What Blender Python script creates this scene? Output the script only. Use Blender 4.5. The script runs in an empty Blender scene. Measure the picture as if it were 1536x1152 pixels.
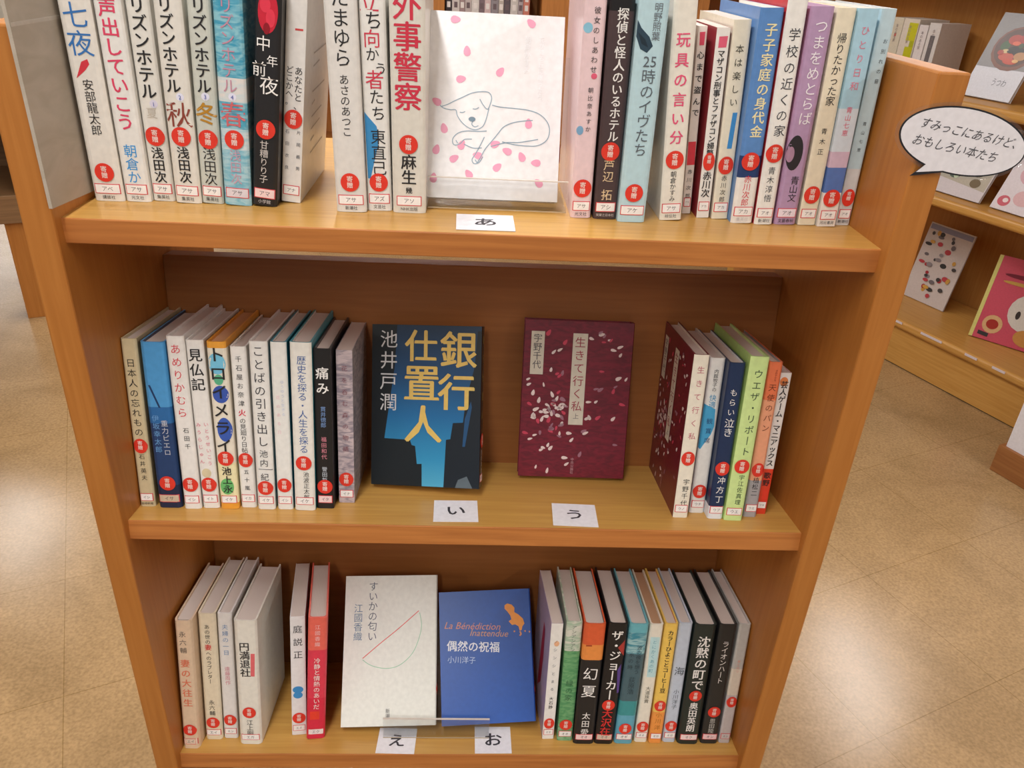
import bpy, bmesh, math, random
from mathutils import Vector, Matrix, Euler
scene = bpy.context.scene
COL = scene.collection
R = math.radians
random.seed(4)

# ---------------------------------------------------------------- camera, world, exposure, lamps
cam_data = bpy.data.cameras.new('camera')
cam_data.sensor_width = 36.0
cam_data.lens = 28.125
cam_data.clip_start = 0.02
cam = bpy.data.objects.new('camera', cam_data)
COL.objects.link(cam)
cam.location = (0.3863, -0.7327, 1.0038)
cam.rotation_euler = (1.07444, -0.05082, -0.0336)
scene.camera = cam

world = bpy.data.worlds.new('world')
scene.world = world
world.use_nodes = True
world.node_tree.nodes['Background'].inputs[0].default_value = (1.0, 0.98, 0.95, 1)
world.node_tree.nodes['Background'].inputs[1].default_value = 0.35
vs = scene.view_settings
vs.view_transform = 'Standard'
vs.look = 'None'
vs.gamma = 1.0
vs.use_curve_mapping = False
vs.exposure = 0.0

FLOOR = -0.25          # floor height; z = 0 is the front edge of the lowest shelf
CEIL = 2.3
LAMP_POWER = 23.5
LAMP_SPOTS = [(x, y) for x in (-2.73, 0.0, 2.73) for y in (4.07, 2.42, 0.77, -0.88, -2.53) if not (x < -1 and -2 < y < 3)] + [(-5.46, 7.37), (-5.46, 9.02), (-2.73, 7.37), (0.0, 7.37)]

# ---------------------------------------------------------------- helpers
def lin(c):
    return c / 12.92 if c <= 0.04045 else ((c + 0.055) / 1.055) ** 2.4
def rgb(h):
    return tuple(lin(int(h[i:i + 2], 16) / 255) for i in (0, 2, 4)) + (1.0,)

MATS = {}
def nodes_of(m):
    m.use_nodes = True
    nt = m.node_tree
    return nt, nt.nodes['Principled BSDF']

def plain(h, rough=0.45, spec=0.4, bump=0.0):
    """procedural paint / print colour with a faint fibre variation"""
    key = ('plain', h, rough, spec, bump)
    if key in MATS: return MATS[key]
    m = bpy.data.materials.new('print_' + h)
    nt, b = nodes_of(m)
    tc = nt.nodes.new('ShaderNodeTexCoord')
    n = nt.nodes.new('ShaderNodeTexNoise'); n.inputs['Scale'].default_value = 160; n.inputs['Detail'].default_value = 2
    nt.links.new(tc.outputs['Object'], n.inputs['Vector'])
    r = nt.nodes.new('ShaderNodeValToRGB')
    c = rgb(h)
    r.color_ramp.elements[0].color = tuple(v * 0.95 for v in c[:3]) + (1,)
    r.color_ramp.elements[1].color = tuple(min(1, v * 1.04) for v in c[:3]) + (1,)
    r.color_ramp.elements[0].position = 0.3; r.color_ramp.elements[1].position = 0.7
    nt.links.new(n.outputs['Fac'], r.inputs['Fac'])
    nt.links.new(r.outputs['Color'], b.inputs['Base Color'])
    b.inputs['Roughness'].default_value = rough
    b.inputs['Specular IOR Level'].default_value = spec
    MATS[key] = m
    return m

def mottled(h1, h2, scale=60, rough=0.35, stretch=(1, 1, 3.0)):
    key = ('mot', h1, h2, scale, rough, stretch)
    if key in MATS: return MATS[key]
    m = bpy.data.materials.new('mottled_' + h1)
    nt, b = nodes_of(m)
    tc = nt.nodes.new('ShaderNodeTexCoord')
    mp = nt.nodes.new('ShaderNodeMapping'); mp.inputs['Scale'].default_value = stretch
    n = nt.nodes.new('ShaderNodeTexNoise'); n.inputs['Scale'].default_value = scale; n.inputs['Detail'].default_value = 4
    n.inputs['Distortion'].default_value = 1.2
    r = nt.nodes.new('ShaderNodeValToRGB')
    r.color_ramp.elements[0].color = rgb(h1); r.color_ramp.elements[1].color = rgb(h2)
    r.color_ramp.elements[0].position = 0.38; r.color_ramp.elements[1].position = 0.62
    nt.links.new(tc.outputs['Object'], mp.inputs['Vector']); nt.links.new(mp.outputs['Vector'], n.inputs['Vector'])
    nt.links.new(n.outputs['Fac'], r.inputs['Fac']); nt.links.new(r.outputs['Color'], b.inputs['Base Color'])
    b.inputs['Roughness'].default_value = rough
    MATS[key] = m
    return m

def col(spec_):
    """colour code -> material; 'W:a:b' is a mottled print"""
    if spec_.startswith('W:'):
        _, a, b = spec_.split(':')
        return mottled(a, b)
    return plain(spec_, 0.32, 0.45)

def paper(h):
    key = ('paper', h)
    if key in MATS: return MATS[key]
    m = bpy.data.materials.new('paper_' + h)
    nt, b = nodes_of(m)
    tc = nt.nodes.new('ShaderNodeTexCoord')
    w = nt.nodes.new('ShaderNodeTexWave'); w.bands_direction = 'X'
    w.inputs['Scale'].default_value = 260; w.inputs['Distortion'].default_value = 1.5
    r = nt.nodes.new('ShaderNodeValToRGB'); c = rgb(h)
    r.color_ramp.elements[0].color = tuple(v * 0.88 for v in c[:3]) + (1,)
    r.color_ramp.elements[1].color = c
    nt.links.new(tc.outputs['Object'], w.inputs['Vector'])
    nt.links.new(w.outputs['Fac'], r.inputs['Fac']); nt.links.new(r.outputs['Color'], b.inputs['Base Color'])
    b.inputs['Roughness'].default_value = 0.85; b.inputs['Specular IOR Level'].default_value = 0.2
    MATS[key] = m
    return m

def wood(name, h1, h2, axis='X', rough=0.38, scale=1.0, spec=0.4):
    if name in MATS: return MATS[name]
    m = bpy.data.materials.new(name)
    nt, b = nodes_of(m)
    tc = nt.nodes.new('ShaderNodeTexCoord')
    mp = nt.nodes.new('ShaderNodeMapping')
    s = {'X': (3, 70, 70), 'Y': (70, 3, 70), 'Z': (70, 70, 3)}[axis]
    mp.inputs['Scale'].default_value = tuple(v * scale for v in s)
    n = nt.nodes.new('ShaderNodeTexNoise'); n.inputs['Scale'].default_value = 2.0; n.inputs['Detail'].default_value = 6
    n.inputs['Distortion'].default_value = 0.6
    r = nt.nodes.new('ShaderNodeValToRGB')
    r.color_ramp.elements[0].color = rgb(h1); r.color_ramp.elements[1].color = rgb(h2)
    r.color_ramp.elements[0].position = 0.35; r.color_ramp.elements[1].position = 0.65
    nt.links.new(tc.outputs['Object'], mp.inputs['Vector']); nt.links.new(mp.outputs['Vector'], n.inputs['Vector'])
    nt.links.new(n.outputs['Fac'], r.inputs['Fac']); nt.links.new(r.outputs['Color'], b.inputs['Base Color'])
    bp = nt.nodes.new('ShaderNodeBump'); bp.inputs['Strength'].default_value = 0.06; bp.inputs['Distance'].default_value = 0.002
    nt.links.new(n.outputs['Fac'], bp.inputs['Height']); nt.links.new(bp.outputs['Normal'], b.inputs['Normal'])
    b.inputs['Roughness'].default_value = rough; b.inputs['Specular IOR Level'].default_value = spec
    MATS[name] = m
    return m

def acrylic():
    if 'acrylic' in MATS: return MATS['acrylic']
    m = bpy.data.materials.new('clear_acrylic')
    m.use_nodes = True
    nt = m.node_tree; nt.nodes.clear()
    out = nt.nodes.new('ShaderNodeOutputMaterial'); mix = nt.nodes.new('ShaderNodeMixShader')
    tr = nt.nodes.new('ShaderNodeBsdfTransparent'); tr.inputs[0].default_value = (0.97, 0.975, 0.975, 1)
    gl = nt.nodes.new('ShaderNodeBsdfGlossy'); gl.inputs['Roughness'].default_value = 0.08
    lw = nt.nodes.new('ShaderNodeLayerWeight'); lw.inputs['Blend'].default_value = 0.12
    mr = nt.nodes.new('ShaderNodeMapRange'); mr.inputs['To Min'].default_value = 0.03; mr.inputs['To Max'].default_value = 0.5
    nt.links.new(lw.outputs['Facing'], mr.inputs['Value'])
    nt.links.new(mr.outputs[0], mix.inputs[0]); nt.links.new(tr.outputs[0], mix.inputs[1]); nt.links.new(gl.outputs[0], mix.inputs[2])
    nt.links.new(mix.outputs[0], out.inputs['Surface'])
    MATS['acrylic'] = m
    return m

def gradient(name, axis, stops, rough=0.3):
    """printed colour gradient along an object axis: stops = [(metres, hex), ...]"""
    if name in MATS: return MATS[name]
    m = bpy.data.materials.new(name)
    nt, b = nodes_of(m)
    tc = nt.nodes.new('ShaderNodeTexCoord'); sp = nt.nodes.new('ShaderNodeSeparateXYZ')
    mr = nt.nodes.new('ShaderNodeMapRange')
    lo, hi = stops[0][0], stops[-1][0]
    mr.inputs['From Min'].default_value = lo; mr.inputs['From Max'].default_value = hi
    r = nt.nodes.new('ShaderNodeValToRGB')
    while len(r.color_ramp.elements) < len(stops): r.color_ramp.elements.new(0.5)
    for e, (p, h) in zip(r.color_ramp.elements, stops):
        e.position = (p - lo) / (hi - lo)
    for e, (p, h) in zip(r.color_ramp.elements, stops):
        e.color = rgb(h)
    nt.links.new(tc.outputs['Object'], sp.inputs[0]); nt.links.new(sp.outputs[axis], mr.inputs['Value'])
    nt.links.new(mr.outputs[0], r.inputs['Fac']); nt.links.new(r.outputs['Color'], b.inputs['Base Color'])
    b.inputs['Roughness'].default_value = rough
    MATS[name] = m
    return m

def link(o, parent=None):
    COL.objects.link(o)
    if parent is not None: o.parent = parent
    return o

def tag(o, label, cat, group=None):
    o['label'] = label; o['category'] = cat
    if group: o['group'] = group
    return o

def thing(name, label, cat, matrix=None, loc=None, group=None):
    o = bpy.data.objects.new(name, None)
    o.empty_display_size = 0.02
    COL.objects.link(o)
    if matrix is not None: o.matrix_world = matrix
    if loc is not None: o.location = loc
    return tag(o, label, cat, group)

def mesh_obj(name, verts, faces, mats, parent=None, fmat=None, smooth=False):
    me = bpy.data.meshes.new(name)
    me.from_pydata([tuple(v) for v in verts], [], faces)
    for m in (mats if isinstance(mats, (list, tuple)) else [mats]): me.materials.append(m)
    if fmat:
        for p, i in zip(me.polygons, fmat): p.material_index = i
    if smooth:
        for p in me.polygons: p.use_smooth = True
    me.update()
    return link(bpy.data.objects.new(name, me), parent)

def box_mesh(bm, lo, hi, M=None, mat=0):
    vs_ = []
    for x in (lo[0], hi[0]):
        for y in (lo[1], hi[1]):
            for z in (lo[2], hi[2]):
                p = Vector((x, y, z))
                vs_.append(bm.verts.new(M @ p if M else p))
    for q in ((0, 1, 3, 2), (4, 6, 7, 5), (0, 4, 5, 1), (2, 3, 7, 6), (0, 2, 6, 4), (1, 5, 7, 3)):
        f = bm.faces.new([vs_[i] for i in q]); f.material_index = mat
    return vs_

def box(name, lo, hi, mat, parent=None, bevel=0.0, M=None, seg=2):
    bm = bmesh.new()
    box_mesh(bm, lo, hi, M)
    if bevel:
        bmesh.ops.bevel(bm, geom=bm.edges[:], offset=bevel, segments=seg, affect='EDGES', profile=0.5)
    bmesh.ops.recalc_face_normals(bm, faces=bm.faces[:])
    me = bpy.data.meshes.new(name); bm.to_mesh(me); bm.free()
    for m in (mat if isinstance(mat, (list, tuple)) else [mat]): me.materials.append(m)
    return link(bpy.data.objects.new(name, me), parent)

# ---------------------------------------------------------------- lettering
GLYPHS = {}
def glyphs(text, bold, vertical, ratio=1.0):
    """(verts, faces) of a string at size 1; vertical text runs down from the origin, centred on x"""
    key = (text, bold, vertical, round(ratio, 2))
    if key in GLYPHS: return GLYPHS[key]
    cu = bpy.data.curves.new('lettering', 'FONT')
    t = text.replace('ー', '丨') if vertical else text
    cu.body = '\n'.join(t) if vertical else t
    cu.align_x = 'CENTER'
    cu.resolution_u = 2
    cu.space_line = round(ratio, 2)
    cu.offset = 0.0
    o = bpy.data.objects.new('lettering', cu); COL.objects.link(o)
    dg = bpy.context.evaluated_depsgraph_get()
    me = bpy.data.meshes.new_from_object(o.evaluated_get(dg))
    off = 0.374 + (0.5 * ratio if vertical else 0.0)
    V = [(v.co.x, v.co.y - off) for v in me.vertices]
    F = [tuple(p.vertices) for p in me.polygons]
    if bold:                                   # heavier strokes: the outline three times, slightly apart
        V0, F0 = V, F
        V, F = [], []
        for sx, sy in ((-0.017, 0.0), (0.017, 0.0), (0.0, 0.02)):
            b = len(V)
            V = V + [(x + sx, y + sy) for x, y in V0]
            F = F + [tuple(i + b for i in f) for f in F0]
    bpy.data.objects.remove(o); bpy.data.meshes.remove(me); bpy.data.curves.remove(cu)
    GLYPHS[key] = (V, F)
    return V, F

def lettering(name, text, place, size, mat, parent, bold=0, vertical=True, pitch=None, rot=0.0, slant=0.0):
    """place(x, z) -> local point on the surface; vertical: (0,0) is the top centre of the column"""
    V, F = glyphs(text, bold, vertical, (pitch / size) if (pitch and vertical) else 1.0)
    c, s = math.cos(rot), math.sin(rot)
    P = []
    o0, ox, oy = Vector(place(0, 0)), Vector(place(1e-4, 0)), Vector(place(0, 1e-4))
    nrm = (ox - o0).cross(oy - o0).normalized()
    third = len(V) // 3
    for i, (x, y) in enumerate(V):
        x, y = (x + slant * y) * size, y * size
        p = Vector(place(c * x - s * y, s * x + c * y))
        P.append(p + nrm * (0.00007 * (i // third)) if bold else p)
    return mesh_obj(name, P, F, mat, parent)

def ngon_on(name, pts, place, mat, parent):
    return mesh_obj(name, [place(x, z) for x, z in pts], [tuple(range(len(pts)))], mat, parent)

def ccw(pts):
    a = sum(p[0] * q[1] - q[0] * p[1] for p, q in zip(pts, pts[1:] + pts[:1]))
    return pts if a > 0 else pts[::-1]

def disc_pts(x, z, rx, rz, n=24):
    return [(x + rx * math.cos(2 * math.pi * i / n), z + rz * math.sin(2 * math.pi * i / n)) for i in range(n)]

def fan_on(name, x, z, rx, rz, place, mat, parent, n=24, rings=3):
    """a disc in rings so it can follow a curved spine"""
    V = [place(x, z)]; F = []
    for r in range(1, rings + 1):
        for i in range(n):
            a = 2 * math.pi * i / n
            V.append(place(x + rx * r / rings * math.cos(a), z + rz * r / rings * math.sin(a)))
    for i in range(n):
        j = (i + 1) % n
        F.append((0, 1 + i, 1 + j))
        for r in range(rings - 1):
            a = 1 + r * n
            F.append((a + i, a + n + i, a + n + j, a + j))
    return mesh_obj(name, V, F, mat, parent)

def strokes_on(name, lines, width, place, mat, parent):
    """pen strokes: each polyline becomes a thin ribbon"""
    V, F = [], []
    for ln in lines:
        P = []
        for k in range(len(ln) - 1):            # smooth with Catmull-Rom
            p0 = ln[max(k - 1, 0)]; p1 = ln[k]; p2 = ln[k + 1]; p3 = ln[min(k + 2, len(ln) - 1)]
            for s in range(5):
                t = s / 5
                P.append(tuple(0.5 * (2 * p1[i] + (p2[i] - p0[i]) * t + (2 * p0[i] - 5 * p1[i] + 4 * p2[i] - p3[i]) * t * t
                               + (3 * p1[i] - p0[i] - 3 * p2[i] + p3[i]) * t ** 3) for i in (0, 1)))
        P.append(ln[-1])
        b = len(V)
        for k, p in enumerate(P):
            q0 = P[max(k - 1, 0)]; q1 = P[min(k + 1, len(P) - 1)]
            dx, dz = q1[0] - q0[0], q1[1] - q0[1]
            l = math.hypot(dx, dz) or 1
            nx, nz = -dz / l * width / 2, dx / l * width / 2
            V.append(place(p[0] - nx, p[1] - nz)); V.append(place(p[0] + nx, p[1] + nz))
        for k in range(len(P) - 1):
            i = b + 2 * k
            F.append((i, i + 2, i + 3, i + 1))
    return mesh_obj(name, V, F, mat, parent)
BOOKS = [
    (1, 0.0217, 0.0589, 0.0288, 0.207, 0.1449, 0.0035, 'E3DED6', 0.0025, 0, 'D9CCC4', [('惣七夜', 0.2116, 0.1347, 0.0236, '3A75B8', 0.0, 0), ('安部龍太郎', 0.1155, 0.0639, 0.0121, '2B2A2C', 0.0, 0)], 0.0287, 'DE3A2C', 'アベ', 'F4F0EE', [], [('P', [(-0.0095, 0.1157), (-0.0024, 0.1306), (0.0035, 0.1331), (0.0045, 0.1286), (-0.0002, 0.1231)], 'D23A48')], '講談社', None, 'leftmost book of the top shelf, white spine with blue title and red feather'),
    (1, 0.0492, 0.0606, 0.0242, 0.205, 0.1435, 0.0099, 'E8E6E2', 0.0025, 0, 'D9CCC4', [('声出していこう', 0.186, 0.0692, 0.0198, 'E0486A', 0.0, 1), ('朝倉か', 0.0566, 0.0182, 0.0133, '2F97DE', 0.0, 0)], 0, 'DE3A2C', 'アサ', 'F4F0EE', [], [], '光文社', None, 'white book with vivid pink title and light blue author name, second on top shelf'),
    (1, 0.0725, 0.0663, 0.0214, 0.204, 0.1428, 0.0177, 'E1DED7', 0.0025, 0, 'D9CCC4', [('プリズンホテル', 0.2052, 0.0983, 0.0182, '2B2A2C', 0.0, 1), ('夏', 0.0922, 0.0798, 0.0107, 'C9C0B4', 0.0, 0), ('浅田次', 0.0538, 0.0183, 0.0171, '2B2A2C', 0.0, 1)], 0.064, 'DE3A2C', 'アサ', 'F4F0EE', [], [('D', (0.0028, 0.0944, 0.0038, 0.0037), 'D8D4E6'), ('T', ('1', 0.0028, 0.0944, 0.0055), '5060B0')], '集英社', None, 'cream hotel novel with a circled 1 on spine, third from the left'),
    (1, 0.0981, 0.0621, 0.0251, 0.2041, 0.1429, 0.0326, 'E0DCD4', 0.0025, 0, 'D9CCC4', [('プリズンホテル', 0.2079, 0.1051, 0.0201, '2B2A2C', -0.002, 1), ('秋', 0.1026, 0.0693, 0.0251, '8E4438', 0.0, 0), ('浅田次', 0.0559, 0.0199, 0.0188, '2B2A2C', 0.0, 1)], 0.0655, 'DE3A2C', 'アサ', 'F4F0EE', [], [('D', (0.0028, 0.1024, 0.0037, 0.0037), 'E2E2F4'), ('T', ('2', 0.0028, 0.1024, 0.0055), '5060B0')], '集英社', None, 'cream hotel novel with circled 2 and large brown autumn character'),
    (1, 0.1218, 0.0638, 0.0212, 0.2043, 0.143, 0.0523, 'C8CBC2', 0.0025, 0, 'D9CCC4', [('プリズンホテル', 0.2092, 0.1059, 0.018, '2B2A2C', 0.0, 1), ('冬', 0.1029, 0.0725, 0.0212, 'B8852C', 0.0, 1), ('浅田次', 0.0559, 0.0184, 0.0191, '2B2A2C', 0.0, 0)], 0.0636, 'DE3A2C', 'アサ', 'F4F0EE', [], [('D', (0.0003, 0.1035, 0.0038, 0.0037), 'E2E2F4'), ('T', ('3', 0.0003, 0.1035, 0.0055), '5060B0')], '集英社', None, 'greyish green hotel novel with circled 3 and ochre winter character'),
    (1, 0.1478, 0.0604, 0.0263, 0.2063, 0.1444, 0.0562, 'A9CDD8', 0.0025, 0, 'D9CCC4', [('プリズンホテル', 0.2106, 0.1077, 0.019, 'C78FA4', -0.0013, 0), ('春', 0.1034, 0.0737, 0.025, 'CF6A70', 0.0, 0), ('浅田次', 0.0553, 0.0211, 0.0198, 'C9A0B4', 0.0, 0)], 0.0649, 'DE3A2C', 'アサ', 'DDD4DC', [(0, 'W:A9CDD8:6DB2C8'), (0.055, 'W:A9CDD8:D6DDE0'), (0.075, 'W:4FA3BE:9CC8D4'), (0.1, 'W:E0DAD6:C8D6DA'), (0.122, 'W:3F9ABA:8CC4D2')], [('D', (0.0002, 0.1047, 0.0037, 0.0036), 'E2E2F4'), ('T', ('4', 0.0002, 0.1047, 0.0055), '5060B0')], '', None, 'blue wavy sea patterned hotel novel with circled 4 on spine'),
    (1, 0.1741, 0.0607, 0.024, 0.2073, 0.1451, 0.1116, '232224', 0.0025, 0, 'D9CCC4', [('中', 0.162, 0.1448, 0.0144, 'F2EFEC', -0.0036, 0), ('年', 0.1459, 0.1319, 0.0108, 'F2EFEC', 0.0048, 0), ('前', 0.139, 0.1224, 0.0144, 'F2EFEC', -0.0072, 0), ('夜', 0.126, 0.1073, 0.018, 'F2EFEC', 0.0024, 0), ('甘糟りり子', 0.0649, 0.0229, 0.0101, 'CFC8C4', -0.0012, 0)], 0.0757, 'DE3A2C', 'アマ', 'F0D4D4', [], [('D', (-0.0, 0.181, 0.009, 0.0186), 'C8243A'), ('D', (-0.0025, 0.1864, 0.0048, 0.0066), 'E03A50'), ('D', (0.0025, 0.1756, 0.0042, 0.0078), 'E03A50'), ('D', (-0.0009, 0.1665, 0.003, 0.005), '8E1424')], '小学館', None, 'glossy black book with red rose above white title'),
    (1, 0.1969, 0.0785, 0.019, 0.2072, 0.145, 0.1076, 'E6E2DE', 0.0004, 1, 'D9CCC4', [('あなたと、', 0.1331, 0.0924, 0.0091, '2B2A2C', 0.0038, 0), ('どこかへ。', 0.1331, 0.0962, 0.0083, '2B2A2C', -0.0047, 0), ('片岡義男', 0.0771, 0.0294, 0.0042, '6A6A70', 0.0057, 0), ('石田衣良', 0.0771, 0.0294, 0.0042, '6A6A70', -0.0053, 0)], 0.0835, 'DE3A2C', 'アナ', 'F4F0EE', [], [('P', [(-0.0007, 0.1667), (0.0067, 0.167), (0.0068, 0.1653), (-0.0007, 0.1649)], 'D04848')], '', None, 'white paperback with handwritten black title, right of the black rose book'),
    (1, 0.2627, 0.0542, 0.0296, 0.206, 0.1442, -0.0127, 'DEDBD7', 0.0025, 0, 'D9CCC4', [('たまゆら', 0.2084, 0.1372, 0.0177, '2B2A2C', 0.0, 0), ('あさのあつこ', 0.1314, 0.0742, 0.0101, '2B2A2C', 0.0, 0)], 0.0301, 'DE3A2C', 'アサ', 'F4F0EE', [], [], '新潮社', None, 'pale grey book with round handwritten hiragana title beside the blue triangle book'),
    (1, 0.2901, 0.0627, 0.0243, 0.206, 0.1442, -0.0115, 'E6E4E0', 0.0025, 0, 'D9CCC4', [('立', 0.203, 0.1844, 0.0207, 'CF3A50', -0.0024, 0), ('ち', 0.1866, 0.1698, 0.017, '2B2A2C', 0.0012, 0), ('向', 0.1709, 0.1544, 0.0195, 'CF3A50', -0.0012, 0), ('か', 0.1555, 0.1427, 0.0151, '2B2A2C', -0.0012, 0), ('う', 0.1433, 0.1297, 0.0122, '2B2A2C', 0.0061, 0), ('者', 0.1369, 0.1165, 0.0183, 'CF3A50', 0.0, 0), ('た', 0.1184, 0.1037, 0.0146, '2B2A2C', 0.0012, 0), ('ち', 0.1037, 0.0882, 0.0146, '2B2A2C', 0.0024, 0), ('東直己', 0.0813, 0.0358, 0.0158, '2B2A2C', 0.0012, 0)], 0.0291, 'DE3A2C', 'アズ', 'F4F0EE', [], [('P', [(-0.0115, 0.097), (0.0001, 0.0838), (0.0022, 0.0712), (-0.0079, 0.0328), (-0.0106, 0.0327)], '3C8CC4')], '文芸社', None, 'white book with red and black title and a blue triangle on its spine'),
    (1, 0.3204, 0.0592, 0.0331, 0.207, 0.1449, -0.0015, 'DBD7CD', 0.003, 0, 'D9CCC4', [('外事警察', 0.2102, 0.0996, 0.0272, 'D0364C', 0.0, 1), ('麻生', 0.059, 0.0286, 0.0166, '2B2A2C', 0.0, 1), ('幾', 0.0266, 0.0198, 0.0166, '2B2A2C', 0.0, 1)], 0.0687, 'DE3A2C', 'アソ', 'F4F0EE', [], [], 'NHK出版', None, 'thick cream book with big red title, standing left of the dog cover'),
    (1, 0.4972, 0.0659, 0.0208, 0.207, 0.1449, -0.0191, 'E9CDD1', 0.0025, 0, 'D9CCC4', [('彼女のしあわせ', 0.2009, 0.1407, 0.0066, '2B2A2C', 0.0021, 0), ('朝比奈あすか', 0.1298, 0.086, 0.0054, '2B2A2C', 0.001, 0)], 0.0309, 'DE3A2C', 'アサ', 'F4F0EE', [], [('D', (-0.0059, 0.1814, 0.0044, 0.0046), '8CC4DC'), ('D', (0.0032, 0.139, 0.0029, 0.0027), 'E0607C'), ('D', (-0.0087, 0.0882, 0.0034, 0.0044), '7CA8CC')], '光文社', None, 'pale pink book with small black title standing right of the dog cover'),
    (1, 0.5225, 0.0651, 0.0237, 0.2086, 0.146, -0.0217, '4B3B3D', 0.0025, 0, 'D9CCC4', [('探偵と怪人のいるホテル', 0.1999, 0.0782, 0.0147, 'F2EFEC', 0.0012, 1), ('芦辺', 0.0612, 0.0383, 0.013, 'E6CDA6', 0.0, 0), ('拓', 0.0315, 0.019, 0.0119, 'E6CDA6', 0.0, 0)], 0.0691, 'DE3A2C', 'アシ', 'F4F0EE', [(0, '4B3B3D'), (0.197, '1E1B1D')], [], '実業之日本社', None, 'dark brown book with large white title on the top shelf'),
    (1, 0.5489, 0.0575, 0.0281, 0.209, 0.146, -0.0138, 'B9D7E0', 0.0025, 0, 'D9CCC4', [('明野照葉', 0.2061, 0.1735, 0.0084, '6A7078', 0.0042, 0), ('25', 0.1619, 0.1496, 0.0197, '5C646C', 0.0014, 0), ('時のイヴたち', 0.149, 0.0667, 0.014, '5C646C', 0.0014, 0)], 0.0305, 'DE3A2C', 'アケ', 'F4F0EE', [], [('P', [(-0.0138, 0.191), (-0.01, 0.1844), (-0.0016, 0.1769), (0.0025, 0.169), (-0.0025, 0.163), (-0.0092, 0.1662), (-0.0138, 0.1769)], '2E4454'), ('P', [(-0.0128, 0.1809), (-0.0051, 0.1744), (-0.0018, 0.1677), (-0.0085, 0.1708)], '20303C')], '', None, 'light blue book with a dark feather smudge near its top'),
    (1, 0.5927, 0.0692, 0.0226, 0.2106, 0.146, -0.0732, 'E8E2D6', 0.0015, 0, 'D9CCC4', [('玩具の言い分', 0.1838, 0.0757, 0.014, 'E6587E', 0.0, 1), ('朝倉かすみ', 0.051, 0.0193, 0.0081, '2B2A2C', 0.0, 0)], 0.0624, 'DE3A2C', 'アサ', 'F4F0EE', [], [], '祥伝社', 'E5DAD0', 'cream book with pink title, first of the right hand row'),
    (1, 0.616, 0.0976, 0.0088, 0.1862, 0.11, -0.0639, 'E9E0D8', 0.0004, 1, 'D9CCC4', [('心まで盗んで', 0.1653, 0.0995, 0.0075, '2B2A2C', 0.0, 1), ('赤川次郎', 0.0493, 0.0152, 0.0053, '2B2A2C', 0.0, 0)], 0, 'DE3A2C', 'アカ', 'F4F0EE', [], [('P', [(-0.0027, 0.1808), (0.0026, 0.1811), (0.0025, 0.169), (-0.0021, 0.1688)], 'E0506A'), ('P', [(-0.0043, 0.0759), (0.0036, 0.0763), (0.0043, 0.0523), (-0.0039, 0.0519)], 'DE3E4C')], '', None, 'thin pocket book with black title and red bottom block in right row'),
    (1, 0.6307, 0.0839, 0.0131, 0.1865, 0.11, -0.0524, 'EAE6E0', 0.0004, 1, 'D9CCC4', [('マザコン刑事とファザコン婦警', 0.1669, 0.0642, 0.0111, '2B2A2C', 0.0, 1), ('赤川次', 0.0491, 0.0218, 0.0094, '2B2A2C', 0.0, 1)], 0.0594, 'DE3A2C', 'アカ', 'F4F0EE', [], [('P', [(-0.0036, 0.1786), (0.0048, 0.179), (0.0042, 0.1689), (-0.0037, 0.1685)], 'E0607A')], '', '8E2A34', 'pocket book with red left cover and bold black title in right row'),
    (1, 0.6486, 0.082, 0.017, 0.1944, 0.1361, -0.0563, 'E6DFCC', 0.001, 1, 'D9CCC4', [('本は楽しい', 0.1745, 0.1128, 0.0085, '3A3A30', 0.0, 0), ('赤川次郎', 0.0469, 0.0173, 0.0061, '2B2A2C', 0.0, 0)], 0.0565, 'DE3A2C', 'アカ', 'F4F0EE', [], [('P', [(0.0007, 0.1089), (0.0054, 0.1091), (0.0039, 0.0736), (-0.001, 0.0734)], '3F8FD0')], '', 'E6DFCC', 'cream book with a small blue line of text below its title'),
    (1, 0.6689, 0.0691, 0.0226, 0.2064, 0.1445, -0.0424, '5C8AC6', 0.0025, 0, 'D9CCC4', [('子子家庭の身代金', 0.1941, 0.087, 0.0126, 'F2E6B4', 0.0011, 1), ('赤川次郎', 0.0502, 0.0182, 0.0113, 'D8404C', 0.0, 0)], 0.0644, 'DE3A2C', 'アカ', 'F4F0EE', [(0, 'EDE9E4'), (0.048, '243E70'), (0.07, '5C8AC6')], [], '集英社', '6C94CA', 'blue book with cream title and white foot in the right row'),
    (1, 0.6919, 0.0675, 0.0192, 0.2147, 0.146, -0.044, 'EDEBE6', 0.0025, 0, 'D9CCC4', [('学校の近くの家', 0.1919, 0.089, 0.0119, '3C3C42', 0.001, 0), ('青木淳悟', 0.0611, 0.0232, 0.0081, '4A4A50', 0.0, 0)], 0.0738, 'DE3A2C', 'アオ', 'F4F0EE', [], [], '新潮社', 'C8323C', 'white book with brush style grey title and red inner cover'),
    (1, 0.7162, 0.0707, 0.0231, 0.2098, 0.146, -0.039, 'B595B8', 0.0025, 0, 'D9CCC4', [('つまをめとらば', 0.1998, 0.1011, 0.0134, 'F4EEF4', 0.0012, 0), ('青山文', 0.0512, 0.024, 0.012, '2B2A2C', 0.0023, 0)], 0, 'DE3A2C', 'アオ', 'EDE0EA', [], [('D', (-0.0097, 0.0745, 0.0083, 0.0176), '2E2A2E'), ('D', (-0.0108, 0.0731, 0.0041, 0.0079), 'B08AA4')], '文藝春秋', None, 'mauve book with white title and black record disc'),
    (1, 0.74, 0.072, 0.0184, 0.2096, 0.146, -0.0392, 'E8DEC6', 0.001, 0, 'D9CCC4', [('帰りたかった家', 0.1881, 0.1212, 0.011, '2B2A2C', 0.0, 0), ('青木正', 0.102, 0.0716, 0.0063, '2B2A2C', 0.0, 0)], 0.0324, 'DE3A2C', 'アオ', 'F4F0EE', [], [], '', None, 'pale cream book with thin black title, fourth from the right end of top shelf'),
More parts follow.
